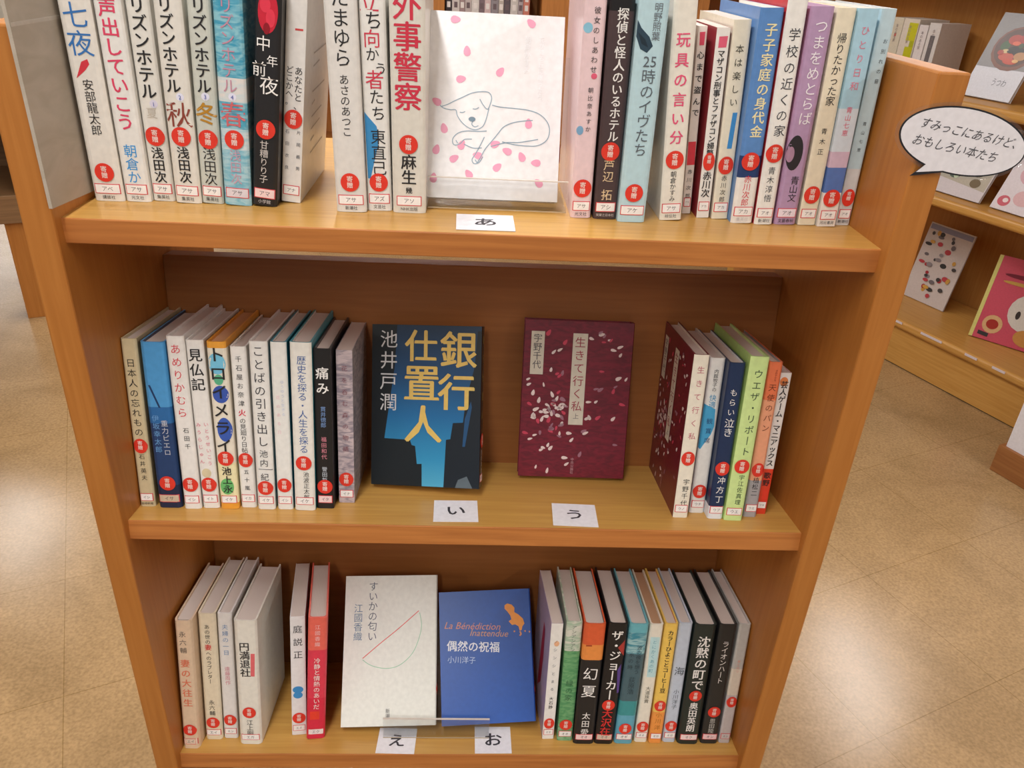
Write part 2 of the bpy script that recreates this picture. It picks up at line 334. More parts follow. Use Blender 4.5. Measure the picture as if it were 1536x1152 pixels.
    (1, 0.7604, 0.0694, 0.0191, 0.2104, 0.146, -0.0413, 'B0D0DE', 0.0004, 1, 'D9CCC4', [('ひとり日和', 0.1974, 0.1351, 0.0088, 'E07C92', 0.0, 0), ('青山七恵', 0.1225, 0.0929, 0.0065, 'E06A84', 0.0, 0)], 0.0304, 'DE3A2C', 'アオ', 'F4F0EE', [(0, 'ECE6DE'), (0.036, '5A78B8'), (0.062, 'D2B8CC'), (0.078, 'D2DCE6'), (0.12, 'A9CFE0')], [], '河出書房', None, 'light blue book with pink title and a dark blue block'),
    (1, 0.7812, 0.077, 0.0145, 0.2108, 0.146, -0.0308, 'BBD2DA', 0.001, 0, 'D9CCC4', [('お別れの音', 0.1869, 0.1413, 0.0047, '4A525A', 0.0022, 0), ('青山七恵', 0.1095, 0.0751, 0.0041, '4A525A', 0.0, 0)], 0.03, 'DE3A2C', 'アオ', 'F4F0EE', [(0, 'D2D2D2'), (0.06, 'BBD2DA')], [], '新潮社', None, 'pale blue grey book at the right end of the top shelf'),
    (2, 0.0098, 0.0334, 0.0172, 0.2073, 0.1431, -0.0015, 'CDBE9A', 0.0025, 0, 'D9CCC4', [('日本人の忘れもの', 0.1853, 0.0894, 0.0103, '2B2A2C', 0.0, 0), ('石井英夫', 0.0693, 0.0333, 0.0069, '2B2A2C', 0.0, 0)], 0.0786, 'DE3A2C', 'イシ', 'F4F0EE', [], [], '産経新聞', None, 'beige book at the left end of the middle shelf'),
    (2, 0.0368, 0.0313, 0.0272, 0.2049, 0.1434, -0.006, '4F9BD6', 0.004, 0, 'D9CCC4', [('重力ピエロ', 0.1126, 0.0676, 0.0082, 'C9CDD8', 0.0041, 0), ('伊坂幸太郎', 0.1191, 0.0709, 0.0082, '6FA4DA', -0.0054, 0)], 0.0324, 'DE3A2C', 'イサ', 'CDBCA4', [(0, '1C2A4A'), (0.03, '24406E'), (0.108, '2C6AA8'), (0.128, '4F9BD6')], [('P', [(-0.0092, 0.1543), (-0.007, 0.1544), (0.0019, 0.1273), (-0.0003, 0.1273)], '1E3A66')], '', None, 'book half sky blue and half navy beside the beige one on middle shelf'),
    (2, 0.0635, 0.0297, 0.0194, 0.2129, 0.146, -0.0107, 'EAE7E3', 0.0025, 0, 'D9CCC4', [('あめりかむら', 0.2058, 0.1148, 0.012, 'D8404C', 0.0, 0), ('石田千', 0.1057, 0.0757, 0.007, '2B2A2C', 0.0019, 0)], 0.0321, 'DE3A2C', 'イシ', 'F4F0EE', [], [], '', None, 'white book with red hiragana title on the middle shelf'),
    (2, 0.0842, 0.0325, 0.0193, 0.2082, 0.144, -0.0147, 'E9E6E2', 0.0025, 0, 'D9CCC4', [('見仏記', 0.1995, 0.1475, 0.0158, '2B2A2C', 0.0, 1), ('いとうせいこう', 0.1117, 0.0545, 0.0058, 'E07C92', 0.0039, 0), ('みうらじゅん', 0.1117, 0.0562, 0.0058, 'E07C92', -0.0048, 0)], 0.0312, 'DE3A2C', 'イト', 'F4F0EE', [], [('D', (-0.0013, 0.0459, 0.0054, 0.006), 'D8CBA8')], '', None, 'white book with three bold black characters and pink author names'),
    (2, 0.1062, 0.0317, 0.021, 0.2074, 0.1448, -0.0062, 'EAE3C8', 0.0025, 0, 'D6A27A', [('トロイメライ', 0.2036, 0.0709, 0.0189, '2B2A2C', 0.0, 1), ('池上永', 0.0555, 0.0207, 0.0115, '2B2A2C', 0.0, 1)], 0.0658, 'DE3A2C', 'イケ', 'F4F0EE', [(0, 'E8A23C'), (0.008, 'EFE6B8'), (0.06, 'E8E0D0'), (0.2, 'E8A23C')], [('D', (-0.0007, 0.1818, 0.0096, 0.0125), '78C4E4'), ('D', (0.0008, 0.1453, 0.0089, 0.0105), '3A58B0'), ('D', (0.004, 0.1021, 0.0083, 0.0149), '3A5CB4'), ('D', (-0.0009, 0.0295, 0.0078, 0.0104), '6CBC70'), ('D', (-0.0, 0.1629, 0.0051, 0.0063), '5CB48C')], '', None, 'colourful book with orange head and foot and bold black katakana title'),
    (2, 0.1273, 0.0359, 0.0179, 0.2014, 0.1406, -0.0002, 'EBE8E4', 0.0025, 0, 'D9CCC4', [('千石屋お奈津', 0.1921, 0.1281, 0.0075, '2B2A2C', 0.0, 0), ('火', 0.1273, 0.1166, 0.0089, 'D8304C', 0.0, 1), ('の見廻り日帖', 0.1157, 0.0712, 0.0075, '2B2A2C', 0.0, 0), ('五十嵐', 0.0523, 0.0208, 0.0064, '2B2A2C', 0.0, 0)], 0.0626, 'DE3A2C', 'イガ', 'F4F0EE', [], [], '', None, 'white book with small black title containing one red character'),
    (2, 0.1492, 0.0319, 0.0203, 0.2093, 0.1446, 0.0078, 'E7E5E1', 0.0025, 0, 'D9CCC4', [('ことばの引き出し', 0.2058, 0.0804, 0.0134, '3E3E44', 0.0, 0), ('池内', 0.0787, 0.0548, 0.0102, '3E3E44', 0.0, 0), ('紀', 0.0479, 0.0375, 0.0102, '3E3E44', 0.0, 0)], 0.0287, 'DE3A2C', 'イケ', 'F4F0EE', [], [('P', [(-0.0067, 0.0533), (0.0095, 0.0529), (0.0095, 0.052), (-0.0067, 0.0525)], '6A6A70')], '', None, 'white book with tall grey title and a thin line across the spine'),
    (2, 0.1713, 0.0328, 0.018, 0.209, 0.1437, 0.0069, 'E9E8E4', 0.0025, 0, 'D9CCC4', [('ゆうゆうと生きる', 0.1646, 0.1199, 0.0047, 'C4CCE0', 0.0027, 0), ('花のある日', 0.1485, 0.095, 0.005, 'EAC8D0', -0.0027, 0)], 0.0323, 'DE3A2C', 'イシ', 'F4F0EE', [], [], '', '2E8AA0', 'white book with very faint pastel lettering between two white ones'),
    (2, 0.1948, 0.0313, 0.0239, 0.2098, 0.1452, 0.014, 'E8E5DE', 0.0025, 0, 'D9CCC4', [('歴史を探る・人生を探る', 0.1943, 0.0751, 0.011, '4A68A4', 0.0007, 0), ('池波正太郎', 0.0511, 0.0142, 0.0072, '2B2A2C', 0.0024, 0)], 0.0623, 'DE3A2C', 'イケ', 'F4F0EE', [], [], '', '3C98A8', 'wide white book with blue grey title and teal edges'),
    (2, 0.218, 0.0373, 0.0195, 0.2013, 0.1392, 0.009, '1F1E20', 0.001, 0, 'D9CCC4', [('痛み', 0.1812, 0.145, 0.0152, 'F2EFEC', 0.0, 1), ('貫井徳郎', 0.1319, 0.1053, 0.0066, '7C9CD0', 0.0, 0), ('福田和代', 0.0943, 0.0644, 0.0066, 'E08C9C', 0.0, 0), ('誉田哲', 0.0557, 0.0347, 0.0066, 'C8D0DC', 0.0, 0)], 0.0294, 'DE3A2C', 'イタ', 'F0D4D4', [], [], '', None, 'black book with two large white characters on the middle shelf'),
    (2, 0.241, 0.0529, 0.0186, 0.1957, 0.1236, 0.0064, 'BBA6A9', 0.0004, 1, 'D9CCC4', [('花を呑む森の物語', 0.1808, 0.0647, 0.0074, '8A5660', 0.0, 0)], 0.0319, 'DE3A2C', 'イナ', 'F4F0EE', [(0, 'W:C9B8BC:8E8490')], [], '', 'W:B8B0B4:7C7C88', 'dusty pink floral book, last of the left row on middle shelf'),
    (2, 0.6499, 0.0319, 0.0178, 0.2098, 0.1446, 0.0072, 'EBE4D4', 0.0012, 0, 'D9CCC4', [('生きて行く私', 0.1998, 0.1007, 0.0093, 'C26C7C', 0.0009, 0), ('宇野千代', 0.0533, 0.0154, 0.0082, '2B2A2C', 0.0018, 0)], 0.0798, 'DE3A2C', 'ウノ', 'F4F0EE', [], [], '', '6E1A2C', 'cream spined book with wine red cover, first of the right row'),
    (2, 0.674, 0.0449, 0.0184, 0.2024, 0.1316, 0.0046, 'ECEAE6', 0.0025, 0, 'D9CCC4', [('内館牧子の', 0.1889, 0.1607, 0.0074, '2B2A2C', 0.0, 0), ('快適', 0.1574, 0.1405, 0.0092, '3098C8', 0.0, 0), ('観賞席', 0.1294, 0.0921, 0.0077, '2A4A7A', 0.0, 0)], 0.0301, 'DE3A2C', 'ウチ', 'F4F0EE', [], [('P', [(-0.009, 0.1452), (0.005, 0.1389), (0.0064, 0.1166), (0.0037, 0.1062), (-0.0068, 0.0866), (-0.009, 0.0883)], '4AA8D8')], '', None, 'white book with a bright blue patch behind its title'),
    (2, 0.6933, 0.0306, 0.0188, 0.2017, 0.1412, 0.0036, '1F3256', 0.0025, 0, 'D9CCC4', [('もらい', 0.1715, 0.1348, 0.0094, 'F2EFEC', 0.0, 0), ('泣き', 0.1331, 0.1093, 0.0135, 'F2EFEC', 0.0, 0), ('冲方丁', 0.0586, 0.0207, 0.0103, 'F2EFEC', 0.0009, 0)], 0.0683, 'DE3A2C', 'ウブ', 'F4F0EE', [(0, 'E4E8EE'), (0.017, '1F3256')], [], '', None, 'navy book with white title in the right row of middle shelf'),
    (2, 0.7142, 0.0269, 0.0219, 0.2111, 0.146, 0.015, 'CFE89C', 0.0012, 0, 'D9CCC4', [('ウエザ・リポート', 0.1971, 0.0855, 0.0114, '3C543C', 0.0011, 0), ('宇江佐真理', 0.0627, 0.0213, 0.0074, '3C543C', 0.0022, 0)], 0.0733, 'DE3A2C', 'ウエ', 'F4F0EE', [], [], '', 'B8DC80', 'light green book with dark green katakana title'),
    (2, 0.7389, 0.037, 0.0164, 0.202, 0.1395, 0.0127, 'EE7E54', 0.0025, 0, 'E4D4C8', [('さわやかな', 0.1928, 0.1789, 0.0049, '8A3020', 0.0016, 0), ('天使のパン', 0.1772, 0.113, 0.0095, '7A3A20', 0.0, 0), ('植松二', 0.0548, 0.0284, 0.0082, '2B2A2C', 0.0, 0)], 0.0646, 'DE3A2C', 'ウエ', 'F4F0EE', [(0, 'A8A4A8'), (0.05, 'F0A884'), (0.155, 'EE7E54')], [], '', None, 'slim orange book with grey foot'),
    (2, 0.7549, 0.0457, 0.0129, 0.1866, 0.1306, 0.0198, 'EDEAE6', 0.0004, 1, 'D9CCC4', [('芸人ゲーム・マニアックス', 0.1764, 0.0654, 0.0103, '2B2A2C', 0.0, 1), ('歌野', 0.0582, 0.0381, 0.009, '2B2A2C', 0.0, 1)], 0, 'DE3A2C', 'ウタ', 'F4F0EE', [(0, 'E2462E'), (0.062, 'EDEAE6')], [('D', (-0.0011, 0.1755, 0.0048, 0.0058), 'E88A50'), ('P', [(-0.0023, 0.0335), (0.006, 0.0337), (0.0063, 0.018), (-0.0013, 0.0178)], 'E8402E')], '', None, 'thin white book with bold black title and red foot, right end of middle shelf'),
    (3, 0.0126, 0.0094, 0.0227, 0.2087, 0.146, 0.0229, 'E0C6AA', 0.006, 0, 'D9CCC4', [('永六輔', 0.1946, 0.1568, 0.0096, '6A6058', -0.0011, 0), ('妻の大往生', 0.1504, 0.0696, 0.0132, 'E27C5E', 0.0, 1)], 0.0323, 'DE3A2C', 'エイ', 'E6D0BC', [], [], '', None, 'peach book with rounded spine at the left end of the bottom shelf'),
    (3, 0.0387, 0.027, 0.0234, 0.2085, 0.146, 0.0189, 'E4D7BE', 0.004, 0, 'D9CCC4', [('あの世の', 0.1919, 0.16, 0.0075, '2B2A2C', 0.0, 0), ('妻', 0.16, 0.1503, 0.0105, 'D83A3A', 0.0, 1), ('へのラブレター', 0.1492, 0.0954, 0.0075, '2B2A2C', 0.0, 0), ('永六輔', 0.0684, 0.041, 0.0084, '2B2A2C', 0.0, 0)], 0.0295, 'DE3A2C', 'エイ', 'F4F0EE', [], [], '', None, 'beige book with small black title, second on the bottom shelf'),
    (3, 0.0617, 0.0296, 0.0191, 0.2079, 0.1455, 0.0194, 'E5E2E0', 0.002, 0, 'D9CCC4', [('夫婦の一日', 0.1915, 0.1399, 0.0086, '6C90BC', 0.0, 0), ('遠藤周作', 0.1224, 0.0913, 0.0076, 'D88C9C', 0.0, 0)], 0.032, 'DE3A2C', 'エン', 'F4F0EE', [], [], '', None, 'slim white book with blue title and pink author name'),
    (3, 0.0925, 0.0181, 0.0303, 0.2048, 0.1434, 0.0166, 'E4E0D6', 0.004, 0, 'D9CCC4', [('円満退社', 0.1705, 0.1142, 0.0152, '2B2A2C', -0.0024, 1), ('江上剛', 0.0423, 0.0146, 0.0127, '2B2A2C', 0.0, 0)], 0.0549, 'DE3A2C', 'エガ', 'F4F0EE', [], [('P', [(0.0058, 0.1524), (0.0112, 0.1524), (0.0097, 0.1154), (0.0043, 0.1154)], 'E06A70')], '', None, 'thick white book with red strip beside its bold black title'),
    (3, 0.1563, 0.0369, 0.02, 0.1987, 0.1391, 0.0257, 'E8E6E8', 0.0006, 1, 'D9CCC4', [('庭説正', 0.1888, 0.1266, 0.0132, '3A3A40', 0.0, 0)], 0.0298, 'DE3A2C', 'エミ', 'F4F0EE', [], [('D', (-0.0008, 0.0783, 0.0074, 0.0057), '3C90D0'), ('D', (-0.0009, 0.0691, 0.0065, 0.0057), '3C90D0')], '', None, 'white book with blue round mark above the red sticker'),
    (3, 0.1812, 0.0289, 0.0256, 0.2028, 0.1419, 0.0468, 'E23C54', 0.003, 0, 'D9CCC4', [('江國香織', 0.1917, 0.1551, 0.0077, 'F6C8C8', 0.0, 0), ('冷静と情熱のあいだ', 0.1376, 0.0509, 0.0092, 'F2EFEC', 0.0, 0)], 0, 'DE3A2C', 'エク', 'F0E4E4', [(0, 'DA2C48'), (0.07, 'E03C54'), (0.15, 'EA6A5C')], [('P', [(-0.0087, 0.0474), (0.0044, 0.0475), (0.0046, 0.0335), (-0.0085, 0.0334)], 'E8402E')], '', None, 'bright red book with white title standing left of the watermelon cover'),
    (3, 0.5161, 0.0311, 0.0165, 0.1974, 0.1382, 0.0111, 'EDEAE6', 0.0006, 1, 'D9CCC4', [('ノシンシとまる', 0.1743, 0.0809, 0.0059, '7A7C84', 0.0, 0), ('大石静', 0.0751, 0.0529, 0.0066, '2B2A2C', 0.0, 0)], 0.0281, 'DE3A2C', 'オオ', 'F4F0EE', [], [('D', (0.0012, 0.1644, 0.0037, 0.0044), 'F0B890')], '', 'B9A8C0', 'white book with violet and red picture on its left cover'),
    (3, 0.5402, 0.0279, 0.0219, 0.2029, 0.142, 0.0066, '5C9A66', 0.0012, 0, 'D9CCC4', [('アンアンアン', 0.1975, 0.1537, 0.0131, '6A706C', 0.0, 0), ('緑の家', 0.1066, 0.0698, 0.0109, '3A6A48', 0.0, 0)], 0.0287, 'DE3A2C', 'オオ', 'F4F0EE', [(0, 'W:8CB890:5C9A66'), (0.03, 'W:4E9260:74AC78'), (0.155, 'W:D8D8CC:A8C0A8')], [], '', None, 'green book with pale mottled head'),
    (3, 0.5671, 0.0215, 0.0297, 0.2043, 0.143, 0.0118, '232326', 0.003, 0, 'D9CCC4', [('幻夏', 0.1367, 0.0777, 0.0223, 'F2EFEC', 0.0, 0), ('太田', 0.0569, 0.0287, 0.0125, 'F2EFEC', 0.0, 0), ('愛', 0.0275, 0.0144, 0.0125, 'F2EFEC', 0.0, 0)], 0, 'DE3A2C', 'オオ', 'F2D4D4', [(0, '232326'), (0.145, 'E89048'), (0.17, 'DC6038')], [('P', [(-0.0104, 0.1697), (-0.0021, 0.1699), (-0.0019, 0.1677), (-0.0102, 0.1676)], 'A04028')], '', None, 'black book with glowing orange head and two large white characters'),
    (3, 0.5964, 0.0214, 0.0263, 0.2054, 0.1438, 0.0262, '1E1D20', 0.0025, 0, 'D9CCC4', [('ザ・ジョーカー', 0.1944, 0.0781, 0.0174, 'F2EFEC', 0.0, 1), ('大沢在', 0.0619, 0.0147, 0.0163, 'D83434', 0.0, 1)], 0.0689, 'DE3A2C', 'オオ', 'D8C4B4', [], [('P', [(0.003, 0.1661), (0.0118, 0.1793), (0.0129, 0.1518)], 'B03C38'), ('P', [(0.0062, 0.1294), (0.0107, 0.1396), (0.0129, 0.0898), (0.0097, 0.0897)], '5A4490')], '', None, 'black book with slanting white katakana title and red author name'),
    (3, 0.6255, 0.0222, 0.0263, 0.2044, 0.1431, 0.0261, '5AA0B0', 0.003, 0, 'D9CCC4', [('波の夜を想う', 0.1702, 0.1212, 0.0079, '2E4048', 0.0047, 0), ('水の時', 0.1592, 0.1279, 0.0079, '2E4048', -0.0053, 0), ('荻原浩', 0.1166, 0.0869, 0.01, '2E4048', 0.0, 0)], 0.0273, 'DE3A2C', 'オギ', 'F4F0EE', [(0, '62A8C0'), (0.05, '3E9498'), (0.075, '4A6670'), (0.155, 'W:3C8CA0:9CC4C8'), (0.19, '6CB4C0')], [], '', None, 'teal blue book with dark seascape print'),
    (3, 0.6519, 0.0257, 0.0185, 0.2021, 0.1415, 0.0216, 'EAE4D6', 0.0025, 0, 'C09878', [('とにかくあの町', 0.1768, 0.121, 0.0067, '5AA4B8', 0.0, 0), ('大道珠貴', 0.0982, 0.0692, 0.0074, '6A6A60', 0.0, 0)], 0.0279, 'DE3A2C', 'オオ', 'F4F0EE', [], [('P', [(-0.0068, 0.1811), (0.0063, 0.1812), (0.0091, 0.1143), (-0.0044, 0.1141)], 'BFE0E4')], '', None, 'cream book with pale blue title patch'),
    (3, 0.6728, 0.024, 0.0184, 0.2042, 0.143, 0.0186, 'F0C862', 0.0025, 0, 'D9CCC4', [('カラーひよことコーヒー豆', 0.1936, 0.0882, 0.0088, '2B2A2C', 0.0, 1), ('小川洋', 0.0556, 0.0224, 0.0092, 'B8742C', 0.0, 0)], 0.0662, 'DE3A2C', 'オガ', 'F4F0EE', [(0, 'EE9A4C'), (0.055, 'F0C862')], [], '', None, 'yellow book with orange foot and small black title'),
    (3, 0.6939, 0.0259, 0.0187, 0.2042, 0.143, 0.0157, 'C2CCDC', 0.003, 0, 'D9CCC4', [('海', 0.1325, 0.1167, 0.015, '4A525C', 0.0, 0), ('小川洋子', 0.0937, 0.0588, 0.0084, '5A626C', 0.0, 0)], 0.0292, 'DE3A2C', 'オガ', 'F4F0EE', [], [], '', None, 'pale blue grey book with one dark character'),
    (3, 0.721, 0.0221, 0.0303, 0.2043, 0.143, 0.0173, '26302E', 0.004, 0, 'D9CCC4', [('沈黙の町で', 0.1858, 0.0948, 0.02, 'F2EFEC', 0.0, 1), ('奥田英朗', 0.074, 0.022, 0.0158, 'F2EFEC', 0.0, 1)], 0.0856, 'DE3A2C', 'オク', 'F2DCDC', [], [], '', None, 'thick dark green book with bold white title'),
    (3, 0.7526, 0.0233, 0.0248, 0.2044, 0.1431, 0.0186, '2A2B2C', 0.0025, 0, 'D9CCC4', [('ライオンハート', 0.1776, 0.1057, 0.0119, 'F2EFEC', 0.0, 0), ('恩田陸', 0.045, 0.0187, 0.0089, 'C8C8C4', 0.0, 0)], 0.0568, 'DE3A2C', 'オン', 'F0CCD0', [], [], '', None, 'black book with white handwritten title, next to the grey end book'),
    (3, 0.7761, 0.0246, 0.0163, 0.2047, 0.1433, 0.0201, 'C9C4BE', 0.002, 0, 'D9CCC4', [('春を待つ', 0.1458, 0.1232, 0.0049, 'E0A898', 0.0, 0)], 0.0736, 'DE3A2C', 'オン', 'CFC6C6', [(0, 'C4BCBC'), (0.085, 'DACFC0'), (0.13, 'BCBAB6')], [], '', None, 'grey and cream book at the right end of the bottom shelf'),
]

# ---------------------------------------------------------------- floor, ceiling, wall
def structure(o, parent=None):
    o['kind'] = 'structure'
    return o

GRID = R(23.5)         # the room's own grid is turned against the bookcase
def room(u, v, z):
    return Vector((u * math.cos(GRID) - v * math.sin(GRID), u * math.sin(GRID) + v * math.cos(GRID), z))
ROOM = Matrix.Rotation(GRID, 4, 'Z')

def floor_material():
    m = bpy.data.materials.new('vinyl_floor_tiles')
    nt, b = nodes_of(m); N = nt.nodes; L = nt.links
    tc = N.new('ShaderNodeTexCoord')
    mp = N.new('ShaderNodeMapping'); mp.inputs['Rotation'].default_value = (0, 0, -GRID)
    mp.inputs['Location'].default_value = (0.19, -0.43 + 0.338 * 2, 0)
    L.new(tc.outputs['Object'], mp.inputs['Vector'])
    br = N.new('ShaderNodeTexBrick'); br.offset = 0.0; br.squash = 1.0
    br.inputs['Scale'].default_value = 1.0
    br.inputs['Brick Width'].default_value = 0.338; br.inputs['Row Height'].default_value = 0.338
    br.inputs['Mortar Size'].default_value = 0.0009; br.inputs['Mortar Smooth'].default_value = 0.1
    br.inputs['Color1'].default_value = rgb('AE9068'); br.inputs['Color2'].default_value = rgb('AC8E66')
    br.inputs['Mortar'].default_value = rgb('94784F')
    L.new(mp.outputs['Vector'], br.inputs['Vector'])
    n1 = N.new('ShaderNodeTexNoise'); n1.inputs['Scale'].default_value = 165; n1.inputs['Detail'].default_value = 3
    n2 = N.new('ShaderNodeTexNoise'); n2.inputs['Scale'].default_value = 4.5; n2.inputs['Detail'].default_value = 6; n2.inputs['Distortion'].default_value = 0.8
    L.new(tc.outputs['Object'], n1.inputs['Vector']); L.new(tc.outputs['Object'], n2.inputs['Vector'])
    r1 = N.new('ShaderNodeValToRGB'); r1.color_ramp.elements[0].color = (0.77, 0.765, 0.75, 1); r1.color_ramp.elements[1].color = (1.1, 1.095, 1.09, 1)
    r1.color_ramp.elements[0].position = 0.3; r1.color_ramp.elements[1].position = 0.7
    L.new(n1.outputs['Fac'], r1.inputs['Fac'])
    r2 = N.new('ShaderNodeValToRGB'); r2.color_ramp.elements[0].color = (0.84, 0.82, 0.79, 1); r2.color_ramp.elements[1].color = (1.07, 1.06, 1.05, 1); r2.color_ramp.elements[0].position = 0.34; r2.color_ramp.elements[1].position = 0.62
    L.new(n2.outputs['Fac'], r2.inputs['Fac'])
    m1 = N.new('ShaderNodeMixRGB'); m1.blend_type = 'MULTIPLY'; m1.inputs[0].default_value = 1
    m2 = N.new('ShaderNodeMixRGB'); m2.blend_type = 'MULTIPLY'; m2.inputs[0].default_value = 1
    L.new(br.outputs['Color'], m1.inputs[1]); L.new(r1.outputs['Color'], m1.inputs[2])
    L.new(m1.outputs[0], m2.inputs[1]); L.new(r2.outputs['Color'], m2.inputs[2])
    L.new(m2.outputs[0], b.inputs['Base Color'])
    rr = N.new('ShaderNodeMapRange'); rr.inputs['To Min'].default_value = 0.2; rr.inputs['To Max'].default_value = 0.27
    L.new(n2.outputs['Fac'], rr.inputs['Value']); L.new(rr.outputs[0], b.inputs['Roughness'])
    bp = N.new('ShaderNodeBump'); bp.inputs['Strength'].default_value = 0.02; bp.inputs['Distance'].default_value = 0.001
    L.new(n1.outputs['Fac'], bp.inputs['Height']); L.new(bp.outputs['Normal'], b.inputs['Normal'])
    b.inputs['Specular IOR Level'].default_value = 0.5
    return m

def flat_slab(name, x0, x1, y0, y1, z0, z1, mat):
    return structure(box(name, (x0, y0, z0), (x1, y1, z1), mat))

flat_slab('floor', -9, 9, -4, 11.2, FLOOR - 0.06, FLOOR, floor_material())
flat_slab('ceiling', -9, 9, -4, 11.2, CEIL, CEIL + 0.06, plain('E4E2DC', 0.9, 0.1))
flat_slab('wall_back', -9, 9, 11.0, 11.2, FLOOR, CEIL, plain('DAD4C8', 0.9, 0.1))

def ceiling_light(x, y):
    t = thing('ceiling_light', 'long fluorescent tube fixture on the ceiling above the shelves', 'light', loc=(x, y, CEIL), group='ceiling lights')
    box('housing', (-0.09, -0.66, -0.035), (0.09, 0.66, -0.0005), plain('E8E8E6', 0.6), t, 0.006)
    bm = bmesh.new()
    bmesh.ops.create_cone(bm, cap_ends=True, segments=16, radius1=0.016, radius2=0.016, depth=1.24, matrix=Matrix.Translation((0, 0, -0.056)) @ Matrix.Rotation(R(90), 4, 'X'))
    me = bpy.data.meshes.new('tube'); bm.to_mesh(me); bm.free()
    m = MATS.get('tube_glow')
    if m is None:
        m = bpy.data.materials.new('tube_glow'); nt, b = nodes_of(m)
        b.inputs['Emission Color'].default_value = (1, 0.98, 0.95, 1); b.inputs['Emission Strength'].default_value = 6.0
        MATS['tube_glow'] = m
    me.materials.append(m)
    link(bpy.data.objects.new('tube', me), t)
    ld = bpy.data.lights.new('tube_light', 'AREA'); ld.shape = 'RECTANGLE'; ld.size = 0.13; ld.size_y = 1.25
    ld.energy = LAMP_POWER; ld.color = (1.0, 0.985, 0.965)
    lo = bpy.data.objects.new('tube_light', ld); lo.location = (0, 0, -0.078); link(lo, t)
for x, y in LAMP_SPOTS: ceiling_light(x, y)

# ---------------------------------------------------------------- the bookcase
def shelf_frame(k):
    th = SHELF_TILT[k]; o = SHELF_ORIGIN[k]
    f = Vector((0, math.cos(th), -math.sin(th))); n = Vector((0, math.sin(th), math.cos(th)))
    return Vector(o), f, n

SETBACK = 0.01396
SHELF_TILT = {1: 0.0, 2: R(9), 3: R(10)}
SHELF_ORIGIN = {1: (0, SETBACK, 0.76261), 2: (0, SETBACK, 0.40704), 3: (0, SETBACK, 0.0)}
SHELF_GROUP = {1: 'books on the top shelf', 2: 'books on the middle shelf', 3: 'books on the bottom shelf'}

EDGE = wood('beech_edge', 'A86632', 'BE7A3E', 'X', 0.42)
TOPW = wood('oak_laminate', 'C09048', 'CC9E54', 'X', 0.3, 1.0, 0.5)
SIDE = wood('beech_side', 'AC6C2E', 'B67636', 'Z', 0.42)
BACK = wood('beech_back_shaded', '945A2A', '9E6230', 'X', 0.5)  # same wood as the sides, interior shade darkened into its colour
W_IN = 0.79; T = 0.0294; TOP = 0.930; DEPTH = 0.43
case = thing('bookcase', 'large honey coloured wooden bookcase with three shelves of books', 'bookcase', loc=(W_IN / 2, 0, FLOOR))
INV = Matrix.Translation((-W_IN / 2, 0, -FLOOR))
def case_part(name, lo, hi, mat, bevel=0.0012, M=None):
    o = box(name, lo, hi, mat, None, bevel, M)
    o.data.transform(INV)
    o.parent = case
    return o
case_part('side_panel', (-T, 0, FLOOR), (0, DEPTH, TOP), SIDE, 0.0022)
case_part('side_panel', (W_IN, 0, FLOOR), (W_IN + T, DEPTH, TOP), SIDE, 0.0022)
TH = 0.0248
def shelf_board(k, depth):
    o, f, n = shelf_frame(k)
    M = Matrix(((1, f.x, n.x), (0, f.y, n.y), (0, f.z, n.z))).to_4x4(); M.translation = o
    bm = bmesh.new()
    box_mesh(bm, (0.0, 0, -TH), (W_IN, depth, 0), M)
    bmesh.ops.recalc_face_normals(bm, faces=bm.faces[:])
    bm.normal_update()
    for fc in bm.faces:
        fc.material_index = 1 if fc.normal.dot(n) > 0.9 else 0
    long = [e for e in bm.edges if abs((e.verts[0].co - e.verts[1].co).x) > 0.5]
    bmesh.ops.bevel(bm, geom=long, offset=0.0012, segments=2, affect='EDGES', profile=0.5, material=0)
    me = bpy.data.meshes.new('shelf'); bm.to_mesh(me); bm.free()
    me.materials.append(EDGE); me.materials.append(TOPW)
    me.transform(INV)
    return link(bpy.data.objects.new('shelf', me), case)
shelf_board(1, DEPTH - 2 * SETBACK); shelf_board(2, 0.18); shelf_board(3, 0.2)
def back_board(k, f0, f1, n0, n1):
    o, f, n = shelf_frame(k)
    M = Matrix(((1, f.x, n.x), (0, f.y, n.y), (0, f.z, n.z))).to_4x4(); M.translation = o
    case_part('back_panel', (0.0, f0, n0), (W_IN, f1, n1), BACK, 0.001, M)
back_board(2, 0.18, 0.213, -TH, 0.2735)
back_board(3, 0.2, 0.22, -TH, 0.345)

# ---------------------------------------------------------------- book builder (local: x thickness, -y spine, z up)
def spine_curve(u, bul):
    """flat across the middle, rounded over towards the joints"""
    return bul * max(0.0, (abs(u) - 0.66) / 0.34) ** 2

